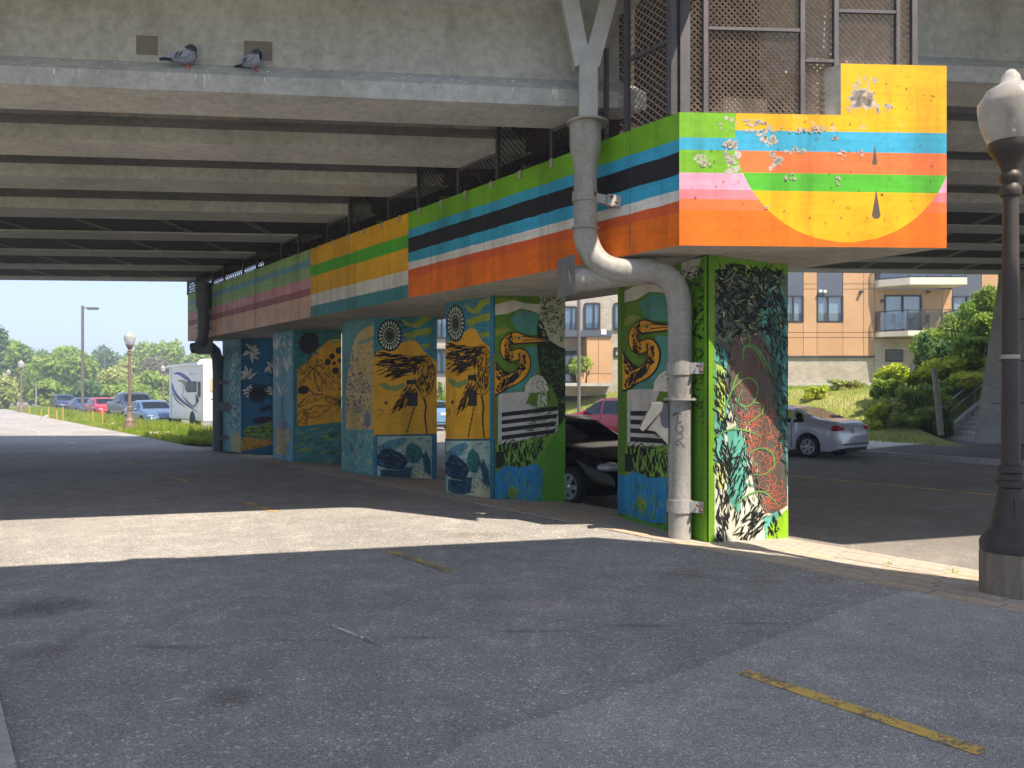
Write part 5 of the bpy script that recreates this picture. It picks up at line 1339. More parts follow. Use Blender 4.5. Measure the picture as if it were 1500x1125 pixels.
mr.stroke([(1150, 280), (1165, 330), (1150, 390)], 4, 4, DKG); mr.stroke([(1160, 300), (1180, 300), (1175, 330)], 4, 4, DKG)
mr.poly([(1262, 370), (1276, 400), (1290, 460), (1266, 462)], S(90, 50, 110))
mr.stroke([(1212, 180), (1222, 166), (1226, 184), (1236, 168), (1246, 184), (1262, 172), (1270, 186)], 3, 3, S(150, 150, 150))
for x in (1056, 1316): mr.stroke([(x, 90), (x, 640)], 3, 3, S(150, 152, 158))
mr.done(o)
def rvq(x, y, push=.0):
    u, v = mr.uv(x, y); p = mr.q[0].lerp(mr.q[1], u).lerp(mr.q[3].lerp(mr.q[2], u), v); return p + mr.n * push
for nm, (xa, ya, xb, yb), m_ in (('window', (1195, 255, 1266, 352), M_CGL), ('door_window', (1284, 262, 1297, 402), M_CGL)):
    f_ = MB(); f_.extr([rvq(xa - 4, ya - 5), rvq(xb + 4, ya - 5), rvq(xb + 4, yb + 5), rvq(xa - 4, yb + 5)], mr.n * .012); fo = f_.build(nm + '_frame', M_TRIM, rv)
    f_ = MB(); f_.extr([rvq(xa, ya, .013), rvq(xb, ya, .013), rvq(xb, yb, .013), rvq(xa, yb, .013)], mr.n * .006); f_.build('pane', mat('rv_pane', S(60, 74, 84), .08, 0, .05, 2), fo)
f_ = MB(); c = N + fwd * 2.4 + rgt * 1.0; f_.box((c.x, c.y, z1 + .1), (.7, .9, .22), HB); o2 = f_.build('roof_unit', M_RV, rv); bv = o2.modifiers.new('bevel', 'BEVEL'); bv.width = .08
f_ = MB(); f_.bar((N + fwd * 5.7 - rgt * .08).to_3d() + Vector((0, 0, z1 - .06)), (N + fwd * .3 - rgt * .08).to_3d() + Vector((0, 0, z1 - .06)), .13, .11); f_.build('awning', M_RV, rv)
c = N + rgt * .3 - fwd * .01
f_ = MB(); f_.extr([(c.x, c.y, 1.75), (c.x + rgt.x * 1.2, c.y + rgt.y * 1.2, 1.75), (c.x + rgt.x * 1.2, c.y + rgt.y * 1.2, 2.3), (c.x, c.y, 2.3)], (-fwd.x * .02, -fwd.y * .02, 0)); f_.build('rear_window', mat('rv_beige', S(206, 186, 150), .3), rv)
for dd in (1.6, 4.9):
    for off in (.08, 2.1):
        c = N + fwd * dd + rgt * off; f_ = MB(); f_.tube([(c + rgt * q).to_3d() + Vector((0, 0, .24)) for q in (-.06, .0, .2)], [.2, .36, .36], 20); f_.build('wheel', M_TYRE, rv, smooth=True)
f_ = MB(); c = N + fwd * 1.6 - rgt * .004; f_.tube([(c - rgt * .0).to_3d() + Vector((0, 0, .42)), (c - rgt * .006).to_3d() + Vector((0, 0, .42))], .46, 24); f_.build('wheel_arch', M_TRIM, rv)

# ================================================================== FAR SIDE OF THE STREET
def hz(x, y):
    s_ = (x + PSL * y - 32.25) * .795
    if s_ < -.3 or (x > 14.3 and y < 26.4): return -.35
    k = min(1, max(0, s_ / 7.0)); z = .03 + 1.85 * (k * k * (3 - 2 * k))
    e_ = min(1, max(0, (x - 14.4 - (y - 26) * .35) / 6)); z += 2.6 * e_ * e_ * (3 - 2 * e_) * min(1, max(0, s_ / 2.5))
    al = (x - 15.2) * .92 + (y - 27.0) * .39; pe = (x - 15.2) * .39 - (y - 27.0) * .92
    if -.5 < pe < 2.2 and -.8 < al < 5: z = min(z, max(al * .5 - .2, -.35))
    return z
gx = np.linspace(-40, 60, 130); gy = np.linspace(14, 64, 80)
vs = [(x, y, hz(x, y)) for y in gy for x in gx]; fs = [(j * 130 + i, j * 130 + i + 1, (j + 1) * 130 + i + 1, (j + 1) * 130 + i) for j in range(79) for i in range(129) if max(vs[j * 130 + i][2], vs[(j + 1) * 130 + i + 1][2]) > -.3]
lm = MB(); lm.add(vs, fs); struct(lm.build('lawn', M_DRY, smooth=60))

BY = 44.0; KP = BY / FPX
bx = lambda px: (px - 750) * KP
bz = lambda py: EYE + (HOR - py) * KP
bld = thing('apartment_building', 'apartment building with orange panels, pale brick and balconies behind the lawn', 'building', (bx(1000), BY + 2, 1.8))
def brick_mat(name, c1, c2, mort):
    m, nt, b_ = newmat(name); tc = nt.nodes.new('ShaderNodeTexCoord'); mp = nt.nodes.new('ShaderNodeMapping'); mp.inputs['Rotation'].default_value = (R(90), 0, 0)
    nt.links.new(tc.outputs['Object'], mp.inputs[0]); br = nt.nodes.new('ShaderNodeTexBrick'); br.inputs['Scale'].default_value = 1.0
    br.inputs['Brick Width'].default_value = .29; br.inputs['Row Height'].default_value = .1; br.inputs['Mortar Size'].default_value = .012
    br.inputs['Color1'].default_value = c1; br.inputs['Color2'].default_value = c2; br.inputs['Mortar'].default_value = mort
    nt.links.new(mp.outputs[0], br.inputs['Vector']); n1 = noise(nt, 1.2, 5); r = ramp(nt, n1.outputs[0], [(.3, (.85,) * 3), (.7, (1.1,) * 3)])
    nt.links.new(mixc(nt, 1, br.outputs[0], r.outputs[0], 'MULTIPLY'), b_.inputs['Base Color']); b_.inputs['Roughness'].default_value = .9
    bump(nt, b_, br.outputs['Fac'], -.3, .02); return m
M_BRK = brick_mat('pale_brick', S(180, 171, 158), S(160, 150, 137), S(166, 160, 150))
M_PAN = [mat('orange_panel_a', S(190, 150, 112), .6, 0, .1, .6), mat('orange_panel_b', S(184, 144, 106), .6, 0, .06, .6)]
M_GRPH = mat('graphite_panel', S(88, 94, 106), .4, .1, .08, 1); M_FRM = mat('window_frame', S(58, 58, 64), .5, .1, .05, 3)
M_CUR = mat('curtain', S(214, 216, 214), .9, 0, .1, 6, stretch=(8, 8, .2))
def winglass():
    m, nt, b_ = newmat('window_glass'); out = nt.nodes.get('Material Output'); nt.nodes.remove(b_)
    tr = nt.nodes.new('ShaderNodeBsdfTransparent'); tr.inputs[0].default_value = (.75, .82, .86, 1); gl = nt.nodes.new('ShaderNodeBsdfGlossy'); gl.inputs['Roughness'].default_value = .02
    mx = nt.nodes.new('ShaderNodeMixShader'); mx.inputs[0].default_value = .13; nt.links.new(tr.outputs[0], mx.inputs[1]); nt.links.new(gl.outputs[0], mx.inputs[2]); nt.links.new(mx.outputs[0], out.inputs[0]); return m
M_WGL = winglass()
def wbox(name, xa, ya, xb, yb, y0, y1, m, par=bld):
    mb = MB(); mb.box(((bx(xa) + bx(xb)) / 2, BY + (y0 + y1) / 2, (bz(ya) + bz(yb)) / 2), (abs(bx(xb) - bx(xa)), y1 - y0, abs(bz(yb) - bz(ya)))); return mb.build(name, m, par)
wbox('brick_wall', 430, 250, 1118, 580, 0, 8, M_BRK)
wbox('brick_wall', 1118.3, 523.5, 1281, 560, .06, 8, M_BRK)
wbox('brick_wall', 1281.3, 496, 1560, 580, .02, 8, M_BRK)
wbox('foundation', 1118.3, 560.2, 1281, 590, -.02, 8, M_KERB)
wbox('backing_wall', 1118.3, 250, 1560, 495, .2, 8, M_GRPH)
wbox('drip_edge', 1118, 521.5, 1281, 523.3, -.06, .15, M_FRM)
# orange panels, laid out between seams
colsx = [1118.6, 1151, 1176.5, 1196.5, 1234.5, 1264.5, 1281]
rows = [(300, 416), (416, 423.6), (423.6, 487), (487, 494.5), (494.5, 521.3)]
wins = [(1151, 1176.5), (1196.5, 1234.5)]
pi = 0
for (ya, yb) in rows:
    for (xa, xb) in zip(colsx[:-1], colsx[1:]):
        if any(abs(xa - a) < 1 for a, b_ in wins) and yb < 488:
            if ya > 420: wbox('panel', xa + .3, 472.5, xb - .3, 486.6, -.03 - .004 * (pi % 3), .19, M_PAN[pi % 2]); pi += 1
            continue
        wbox('panel', xa + .3, ya + .35, xb - .3, yb - .35, -.03 - .004 * (pi % 3), .19, M_PAN[pi % 2]); pi += 1
for (xa, xb, ya, yb) in ((1281.6, 1295, 424, 495), (1350, 1380, 424, 495), (1380.4, 1394.5, 424, 495), (1438, 1462, 300, 428), (1438, 1462, 428.6, 495), (1462.5, 1500, 300, 495), (1281.6, 1330, 300, 398), (1330.5, 1394.5, 300, 398), (1295.3, 1349.7, 424, 432), (1394.9, 1437.6, 472, 495)):
    wbox('panel', xa, ya, xb - .3, yb - .3, -.02, .19, M_PAN[pi % 2]); pi += 1
def window(xa, ya, xb, yb, split, cur=True):
    w = wbox('window', xa, ya, xb, yb, .12, .19, M_CUR if cur else M_GRPH)
    mb = MB(); za, zb_ = bz(yb), bz(ya); A, B = bx(xa), bx(xb); yy = BY - .015
    for (p, q) in (((A, za), (B, za)), ((A, zb_), (B, zb_)), ((A, za), (A, zb_)), ((B, za), (B, zb_)), ((A + (B - A) * split, za), (A + (B - A) * split, zb_))): mb.bar((p[0], yy, p[1]), (q[0], yy, q[1]), .09, .09, up=Vector((0, 1, 0)))
    mb.build('frame', M_FRM, w)
    for (u0, u1) in ((0, split), (split, 1)):
        p_ = MB(); p_.box((A + (B - A) * (u0 + u1) / 2, BY + .02, (za + zb_) / 2), ((B - A) * (u1 - u0) - .1, .012, zb_ - za - .1)); p_.build('pane', M_WGL, w)
    return w
for (a, b_) in wins: wbox('spandrel_panel', a + .4, 330, b_ - .4, 433, -.01, .19, M_GRPH); window(a + .6, 434, b_ - .6, 471, .42)
wbox('spandrel_panel', 1395, 330, 1437.5, 433.5, -.01, .19, M_GRPH); window(1395.4, 434.5, 1437.2, 471, .5)
window(1296, 433, 1349, 486, .49)
def balcony(xa, xb, ys0, ys1, yr, posts, par=bld):
    A, B = bx(xa), bx(xb); zt_, zb_ = bz(ys0), bz(ys1)
    mb = MB(); mb.prism([(A, BY - .06), (A, BY - .5), (A + (B - A) * .28, BY - 1.5), (B, BY - 1.5), (B, BY - .06)], zb_, zt_); bo = mb.build('balcony', mat('balcony_concrete', S(214, 206, 192), .8, 0, .1, 1), par)
    zr = bz(yr); pth = [(A + .05, BY - .08), (A + .05, BY - .5), (A + (B - A) * .28, BY - 1.45), (B - .05, BY - 1.45), (B - .05, BY - .08)]
    for (p, q) in zip(pth[:-1], pth[1:]):
        r_ = MB(); r_.bar((*p, zr), (*q, zr), .06, .05); r_.build('rail', M_FRM, bo); ln = math.hypot(q[0] - p[0], q[1] - p[1])
        gl_ = MB(); gl_.bar((*p, (zr + zt_) / 2), (*q, (zr + zt_) / 2), .012, zr - zt_ - .18); gl_.build('glass_panel', M_WGL, bo)
        k = max(1, round(ln / 1.1))
        for i in range(k + (q == pth[-1])):
            c = (p[0] + (q[0] - p[0]) * i / k, p[1] + (q[1] - p[1]) * i / k); r_ = MB(); r_.bar((*c, zt_), (*c, zr), .055, .055); r_.build('rail_post', M_FRM, bo)
    return bo
balcony(1281.5, 1384, 487.2, 494.3, 458, 4); balcony(1281.5, 1394, 412, 422, 384, 4)
for k in range(5): wbox('vent_slat', 1298, 514 + k * 3, 1322, 515.8 + k * 3, -.05, .02, M_GRPH)
wbox('vent_frame', 1297, 512, 1323, 530, -.015, .03, M_TRIM)
for (x, y) in ((1200, 427), (1206.5, 427.5), (1260, 428), (1291, 441), (1358, 428)): wbox('wall_light', x - 1.8, y - 1.8, x + 1.8, y + 1.8, -.25, -.03, M_WHITE if x < 1210 else M_FRM)
# small café chairs and table on the lower balcony
for px in (1304, 1342):
    ch = thing('balcony_chair', 'folding chair at the %s end of the lower balcony' % ('left' if px < 1320 else 'right'), 'chair', (bx(px), BY - .8, bz(487.2)))
    mb = MB(); mb.box((0, 0, .45), (.42, .42, .04)); mb.build('seat', M_TRIM, ch, local=True); mb = MB(); mb.box((.2 if px > 1320 else -.2, 0, .72), (.04, .42, .5)); mb.build('backrest', M_TRIM, ch, local=True)
    for q in ((-.18, -.18), (.18, -.18), (-.18, .18), (.18, .18)): mb = MB(); mb.bar((*q, 0), (*q, .45), .03, .03); mb.build('leg', M_TRIM, ch, local=True)
tb = thing('balcony_table', 'small bistro table between the balcony chairs', 'table', (bx(1323), BY - .8, bz(487.2)))
mb = MB(); mb.lathe([(.02, .70), (.34, .70), (.34, .73), (.02, .73)], (0, 0, 0), 20); mb.build('top', M_TRIM, tb, local=True)
for a in range(3): mb = MB(); mb.bar((.28 * math.cos(a * 2.1), .28 * math.sin(a * 2.1), 0), (-.1 * math.cos(a * 2.1), -.1 * math.sin(a * 2.1), .7), .025, .025); mb.build('leg', M_TRIM, tb, local=True)
# brick side: windows, canopy and entrance seen between the columns
def bwin(xa, ya, xb, yb, split):
    A, B, za, zb_ = bx(xa), bx(xb), bz(yb), bz(ya); w = MB(); w.box(((A + B) / 2, BY - .02, (za + zb_) / 2), (B - A, .03, zb_ - za)); o_ = w.build('window', mat('blind', S(150, 176, 196), .5, 0, .1, 2), bld)
    m2 = MB()
    for (p, q) in (((A, za), (B, za)), ((A, zb_), (B, zb_)), ((A, za), (A, zb_)), ((B, za), (B, zb_)), ((A + (B - A) * split, za), (A + (B - A) * split, zb_))): m2.bar((p[0], BY - .07, p[1]), (q[0], BY - .07, q[1]), .1, .1, up=Vector((0, 1, 0)))
    m2.build('frame', M_FRM, o_); p_ = MB(); p_.box(((A + B) / 2, BY - .055, (za + zb_) / 2), (B - A - .08, .012, zb_ - za - .08)); p_.build('pane', M_WGL, o_)
for (a, b_, c, d, s_) in ((826, 450, 844, 485, .62), (857, 445, 878, 482, .6), (641, 462, 658, 495, .4), (640, 512, 660, 545, .4), (900, 445, 922, 482, .6), (690, 450, 712, 486, .5), (940, 445, 962, 482, .6)): bwin(a, c - 0 if False else b_, c, d, s_)
wbox('canopy', 815, 487, 891, 496, -1.6, -.03, M_GRPH)
cb = wbox('entrance_box', 856, 496.3, 890.5, 562, -1.5, -.03, M_PAN[0])
wbox('panel_seam', 856, 548, 890.6, 548.6, -1.505, -1.49, M_FRM, cb); wbox('panel_seam', 872, 497, 872.5, 561, -1.505, -1.49, M_FRM, cb)
wbox('notice', 876, 486, 883, 493, -1.63, -1.61, M_WHITE)
dr = wbox('entrance_door', 826, 514, 846, 562, -.1, -.03, M_FRM)
for (a, b_) in ((828, 835.5), (837, 844.5)): wbox('door_pane', a, 517, b_, 559, -.13, -.105, M_WGL, dr)
lt = MB()      # black letter on the brick beside the column
A = bx(900.5); zc = bz(516); hh = .27
lt.box((A, BY - .05, zc), (.09, .06, 2 * hh)); lt.box((A + .14, BY - .05, zc + hh - .045), (.22, .06, .09)); lt.box((A + .14, BY - .05, zc - hh + .045), (.22, .06, .09)); lt.box((A + .28, BY - .05, zc), (.09, .06, 2 * hh - .14)); lt.build('sign_letter', M_TRIM, bld)
wbox('low_ledge', 820, 561.5, 892, 566, -1.9, .02, M_KERB)

# potted plant at the entrance
pp = thing('potted_plant', 'leafy plant in a pot beside the entrance door', 'potted plant', (bx(847), BY - 1.7, bz(561)))
mb = MB(); mb.lathe([(.1, 0), (.22, 0), (.3, .55), (.26, .55), (.2, .5)], (0, 0, 0), 14); mb.build('pot', mat('pot', S(206, 160, 124), .8), pp, smooth=True, local=True)

ap = MB(); q1 = onl(33.4, 25.3); q2 = onl(33.4, -2); ap.prism([tuple(q1), tuple(q2), (40, -2), (40, 27), (14.0, 27), (14.0, 26.0)], -.1, .026); struct(ap.build('abutment_apron', M_SIDE))
# abutment
ab = thing('abutment', 'grey concrete bridge abutment with a sloping edge behind the lamp', 'abutment', (18, 26, 0))
mb = MB(); f0 = [P(1425, 651, 25.2), P(1462, 412, 25.2), P(1466, 300, 25.2), Vector((34, 25.2, 7.9)), Vector((34, 25.2, -.1))]
f0[0].z = -.1
mb.extr(f0, (2.8, 3.0, 0)); mb.build('wing_wall', M_CONCD, ab)
for zj in (1.35, 2.75, 4.1):
    mb = MB(); x0_ = 15.05 + zj * .16; mb.box(((x0_ + 33) / 2 + .2, 25.195, zj), (33 - x0_ - .5, .02, .03)); mb.build('joint', M_NET, ab)
# stairs up the bank
stp = thing('bank_stairs', 'concrete stairs climbing the bank beside the abutment', 'stairs', (14.6, 26.2, 0))
sdir = Vector((.92, .39)); sper = Vector((.39, -.92)); s0 = Vector(XY(1384, 27.0))
for k in range(11):
    a = s0 + sdir * (.3 * k); mb = MB()
    mb.prism([tuple(a), tuple(a + sper * 1.5), tuple(a + sper * 1.5 + sdir * .32), tuple(a + sdir * .32)], -.2, .17 * (k + 1)); mb.build('step', M_CONC2, stp)
mb = MB(); a = s0 - sper * .12
mb.extr([(a.x - .1, a.y - .2, -.1), (a.x - .1, a.y - .2, .22), (a.x + sdir.x * 3.4, a.y + sdir.y * 3.4, 2.15), (a.x + sdir.x * 3.4, a.y + sdir.y * 3.4, -.1)], (-sper.x * .18, -sper.y * .18, 0)); mb.build('stringer', M_CONC2, stp)
hr = thing('handrail', 'grey tube handrail running up beside the bank stairs', 'handrail', (14.3, 26, 0))
a = s0 - sper * .42 + sdir * .1
pz = lambda t, z: Vector((a.x + sdir.x * t, a.y + sdir.y * t, z + t * .57))
mb = MB(); mb.tube([pz(3.6, 1.0), pz(0, 1.0), pz(-.08, .96), pz(-.08, .66), pz(0, .62), pz(3.6, .62)], .024, 8); mb.build('rail', M_GALV, hr, smooth=True)
for t_ in (.5, 2.0, 3.4): mb = MB(); mb.tube([pz(t_, -.3), pz(t_, 1.0)], .022, 8); mb.build('post', M_GALV, hr, smooth=True)
lpst = thing('leaning_post', 'weathered grey timber post leaning in the shrubs by the stairs', 'post', (14.1, 25.9, 0))
mb = MB(); mb.tube([P(1378, 637, 25.8), P(1374, 590, 25.8), P(1368, 540, 25.8)], [.1, .095, .09], 9); mb.build('timber', mat('old_timber', S(150, 146, 134), .9, 0, .3, 6, .5, 30, stretch=(6, 6, .5)), lpst, smooth=True)
# lamp column by the lawn, a road sign far left, survey stakes
lp_ = thing('lamp_pole', 'slim grey pole on the lawn in front of the entrance', 'pole', (XY(848, 33)[0], 33, .3))
mb = MB(); mb.tube([(0, 0, -.5), (0, 0, 6.5)], .075, 12); mb.build('pole', M_POLE, lp_, smooth=True, local=True)
mb = MB(); mb.bar((0, 0, 6.4), (.9, 0, 6.5), .06, .06); mb.build('arm', M_POLE, lp_, local=True)
sg = thing('sign_post', 'small grey road sign on a post, seen edge-on by the bushes', 'sign', (*XY(53, 72), 0))
mb = MB(); mb.tube([(0, 0, -.3), (0, 0, 2.6)], .05, 8); mb.build('post', M_GALV, sg, local=True); mb = MB(); mb.box((.05, -.03, 2.35), (.16, .02, .6)); mb.build('sign_plate', M_POLE, sg, local=True)
for k, (px, d, h, lab) in enumerate(((43, 52, .95, 'leftmost wooden survey stake in the verge grass'), (60, 48, .8, 'short survey stake second from the left'), (71, 50, .9, 'survey stake right of the short one, near white rubble'), (83, 45, .8, 'thin survey stake between rubble and street light'), (92, 46, 1.0, 'tall survey stake left of the street light foot'), (136, 43, .8, 'survey stake just right of the street light'), (150, 40, .85, 'survey stake in front of the red hatchback'))):
    X, Y = XY(px, d); sk = MB(); sk.extr([(X - .025, Y, -.1), (X + .025, Y, -.1), (X + .028, Y, h * .85 - .08), (X + .01, Y, h * .85), (X - .02, Y, h * .85 - .05)], (0, .035, 0)); tag(sk.build('survey_stake', M_WOOD), lab, 'stake')
rk = random.Random(8)
for k, (px, py, lab) in enumerate(((76, 611, 'white rubble heap in the grass left of the street light'), (132, 617, 'pale rubble by the street light foot'), (158, 624, 'low pale rubble heap right of the street light'), (232, 638, 'pale stone in the grass before the camper van'))):
    d = FPX * 1.7 / (py - HOR); X, Y = XY(px, d); mb = MB()
    for q in range(9): mb.ell((X + rk.uniform(-.5, .5), Y + rk.uniform(-.3, .3), rk.uniform(0, .1)), (rk.uniform(.06, .16), rk.uniform(.06, .14), rk.uniform(.03, .09)), 7, 5)
    tag(mb.build('rubble_heap', M_SLAB), lab, 'rubble')

# ================================================================== PLANTS
def leaf_mat(name, c1, c2, c3, sc=0.6):
    m, nt, b_ = newmat(name); out = nt.nodes.get('Material Output')
    n1 = noise(nt, sc, 4); n2 = noise(nt, 9, 3)
    r = ramp(nt, n1.outputs[0], [(.32, c1), (.5, c2), (.68, c3)]); r2 = ramp(nt, n2.outputs[0], [(.3, (.65,) * 3), (.7, (1.3,) * 3)])
    cc = mixc(nt, 1, r.outputs[0], r2.outputs[0], 'MULTIPLY'); nt.links.new(cc, b_.inputs['Base Color']); b_.inputs['Roughness'].default_value = .55; b_.inputs['Specular IOR Level'].default_value = .3
    tr = nt.nodes.new('ShaderNodeBsdfTranslucent'); nt.links.new(cc, tr.inputs[0]); mx = nt.nodes.new('ShaderNodeMixShader'); mx.inputs[0].default_value = .45
    nt.links.new(b_.outputs[0], mx.inputs[1]); nt.links.new(tr.outputs[0], mx.inputs[2]); nt.links.new(mx.outputs[0], out.inputs[0]); return m
LF = {'mid': leaf_mat('leaf_mid', S(122, 152, 62), S(152, 178, 78), S(180, 198, 100)), 'dark': leaf_mat('leaf_dark', S(80, 114, 62), S(104, 138, 78), S(128, 156, 96)),
      'pale': leaf_mat('leaf_pale', S(150, 168, 92), S(178, 186, 110), S(194, 194, 136)), 'grey': leaf_mat('leaf_grey', S(128, 124, 104), S(156, 148, 126), S(150, 156, 110)),
      'lime': leaf_mat('leaf_lime', S(160, 186, 62), S(198, 208, 72), S(226, 212, 96)), 'grass': leaf_mat('blade', S(110, 140, 44), S(150, 172, 62), S(190, 186, 96), 1.2)}
M_BARK = mat('bark', S(96, 84, 70), .9, 0, .3, 8, .5, 30)
def leaves(name, blobs, n, size, m, parent, seed, flat=0.0, shell=.55):
    """n leaf faces through a set of ellipsoids (centre, radii)"""
    rg = np.random.default_rng(seed); vol = np.array([b[1][0] * b[1][1] * b[1][2] for b in blobs]) ** .72; pick = rg.choice(len(blobs), n, p=vol / vol.sum())
    ctr = np.array([b[0] for b in blobs])[pick]; rad = np.array([b[1] for b in blobs])[pick]
    dirs = rg.normal(size=(n, 3)); dirs /= np.linalg.norm(dirs, axis=1)[:, None]; rr = shell + (1.08 - shell) * rg.random(n) ** .6; rr *= 1 + .14 * np.sin(dirs[:, 0] * 7 + pick) * np.cos(dirs[:, 2] * 6 + pick)
    pos = ctr + dirs * rad * rr[:, None]
    a = rg.normal(size=(n, 3)); a /= np.linalg.norm(a, axis=1)[:, None]; b_ = np.cross(a, dirs + rg.normal(size=(n, 3)) * .6); b_ /= np.linalg.norm(b_, axis=1)[:, None] + 1e-9
    s_ = size * (.55 + .9 * rg.random(n))[:, None]
    v = np.stack([pos - a * s_, pos + b_ * s_ * .45, pos + a * s_, pos - b_ * s_ * .45], 1).reshape(-1, 3)
    me = bpy.data.meshes.new(name); me.vertices.add(len(v)); me.vertices.foreach_set('co', v.ravel()); me.loops.add(n * 4); me.loops.foreach_set('vertex_index', np.arange(n * 4)); me.polygons.add(n)
    me.polygons.foreach_set('loop_start', np.arange(n) * 4); me.polygons.foreach_set('loop_total', np.full(n, 4)); me.materials.append(m); me.update(); me.validate()
    o_ = bpy.data.objects.new(name, me); COL.objects.link(o_); o_.parent = parent; return o_
def tree(px, ytop, ybase, hw, d, kind, label, n=3000, seed=1, leaf=.22, name='tree', cat='tree', z0=None, trunk=True):
    X, Y = XY(px, d); zb = -.3 if z0 is None else z0; zt_ = EYE + (HOR - ytop) / FPX * d; h = zt_ - zb; rx = hw / FPX * d; rn_ = random.Random(seed)
    t = thing(name, label, cat, (X, Y, zb)); blobs = []
    for k in range(15):
        a = rn_.uniform(0, 6.28); q = math.sqrt(rn_.random()) * .72; zz_ = rn_.uniform(.2, .84); w = (1 - abs(zz_ - .48) ** 1.5 * 1.5)
        blobs.append(((rx * q * math.cos(a) * w, rx * q * math.sin(a) * w * .8, h * zz_), (rx * rn_.uniform(.24, .44), rx * rn_.uniform(.24, .42), h * rn_.uniform(.11, .2))))
    blobs.append(((0, 0, h * .84), (rx * .36, rx * .36, h * .15)))
    leaves('crown', blobs, n, leaf, LF[kind], t, seed)
    mb = MB(); mb.tube([(0, 0, 0), (rx * .03, 0, h * .3), (0, 0, h * .75)], [h * .022, h * .016, h * .006], 8)
    for k in range(5):
        a = k * 1.3; mb.tube([(0, 0, h * (.25 + .07 * k)), (rx * .3 * math.cos(a), rx * .3 * math.sin(a), h * (.42 + .07 * k)), (rx * .55 * math.cos(a), rx * .5 * math.sin(a), h * (.5 + .07 * k))], [h * .01, h * .007, h * .003], 6)
    mb.build('trunk', M_BARK, t, smooth=True, local=True); return t
for k, a in enumerate(((100, 506, 596, 54, 96, 'mid', 'broad round mid-green tree left of the tall street light', 5200), (22, 498, 598, 34, 100, 'mid', 'mid-green tree behind the leftmost globe lamps', 3200), (-8, 470, 600, 22, 98, 'dark', 'dark tree cut off at the left edge', 2400),
        (150, 506, 590, 34, 128, 'dark', 'dark green tree behind the tall street light', 3200), (212, 498, 590, 36, 120, 'mid', 'tallest tree above the brown lamp post', 3600), (250, 500, 590, 34, 118, 'mid', 'tree rising left of the camper van', 3200), (190, 522, 590, 34, 100, 'pale', 'pale yellowish tree behind the red hatchback', 3000),
        (232, 522, 590, 26, 108, 'grey', 'greyish bare-looking tree behind the brown lamp', 2400), (222, 545, 592, 36, 88, 'mid', 'low green tree left of the camper van roof', 3000), (165, 540, 592, 28, 86, 'pale', 'pale low tree behind the blue sedan', 2600),
        (70, 556, 600, 32, 84, 'mid', 'low green shrub behind the sign post', 2600), (125, 558, 598, 40, 84, 'dark', 'low hedge-like shrub behind the navy car', 2800), (8, 550, 600, 26, 80, 'pale', 'yellowish shrub at the far left below the lamps', 2200), (285, 515, 590, 30, 112, 'mid', 'tree mostly hidden behind the camper van', 2600),
        (60, 512, 598, 34, 112, 'dark', 'darker tree between the left globe lamps and round tree', 2600), (190, 562, 596, 40, 82, 'mid', 'low shrub row behind the pickup', 2600), (310, 508, 590, 34, 112, 'mid', 'tree seen above the camper van roof', 2400))):
    tree(*a[:5], a[5], a[6], a[7], 100 + k, leaf=.34, name='tree' if a[2] - a[1] > 50 else 'shrub', cat='tree' if a[2] - a[1] > 50 else 'shrub')
# far woods behind everything
wv = []
rw = random.Random(4)
for k in range(70): wv.append(((rw.uniform(-260, -20), rw.uniform(170, 200), rw.uniform(2, 7)), (rw.uniform(6, 11), 6, rw.uniform(4, 7))))
for k in range(60): wv.append(((rw.uniform(-30, 120), rw.uniform(120, 150), rw.uniform(2, 6)), (rw.uniform(6, 10), 5, rw.uniform(4, 6))))
fw = leaves('far_woods', wv, 15000, 1.1, LF['dark'], None, 55); struct(fw, 'stuff'); tag(fw, 'distant band of woods behind the parking', 'woods')
# shrubs on the bank
def shrub(px, ytop, d, hw, kind, label, n, leaf=.09, seed=1, squash=.8):
    X, Y = XY(px, d); zb = hz(X, Y) - .1; zt_ = EYE + (HOR - ytop) / FPX * d; h = max(zt_ - zb, .5); rx = hw / FPX * d; rn_ = random.Random(seed); t = thing('shrub', label, 'shrub', (X, Y, zb)); blobs = []
    for k in range(13):
        a = rn_.uniform(0, 6.28); q = math.sqrt(rn_.random()) * .8; z_ = rn_.uniform(.12, .82); blobs.append(((rx * q * math.cos(a), rx * q * math.sin(a) * squash, h * z_), (rx * rn_.uniform(.2, .38), rx * rn_.uniform(.2, .36), h * rn_.uniform(.1, .22))))
    leaves('foliage', blobs, n, leaf, LF[kind], t, seed, shell=.3)
    mb = MB()
    for k in range(7):
        a = k * .9; mb.tube([(0, 0, 0), (rx * .25 * math.cos(a), rx * .25 * math.sin(a), h * .4), (rx * .5 * math.cos(a), rx * .5 * math.sin(a), h * .85)], [.035, .025, .01], 6)
    mb.build('stem', M_BARK, t, smooth=True, local=True)
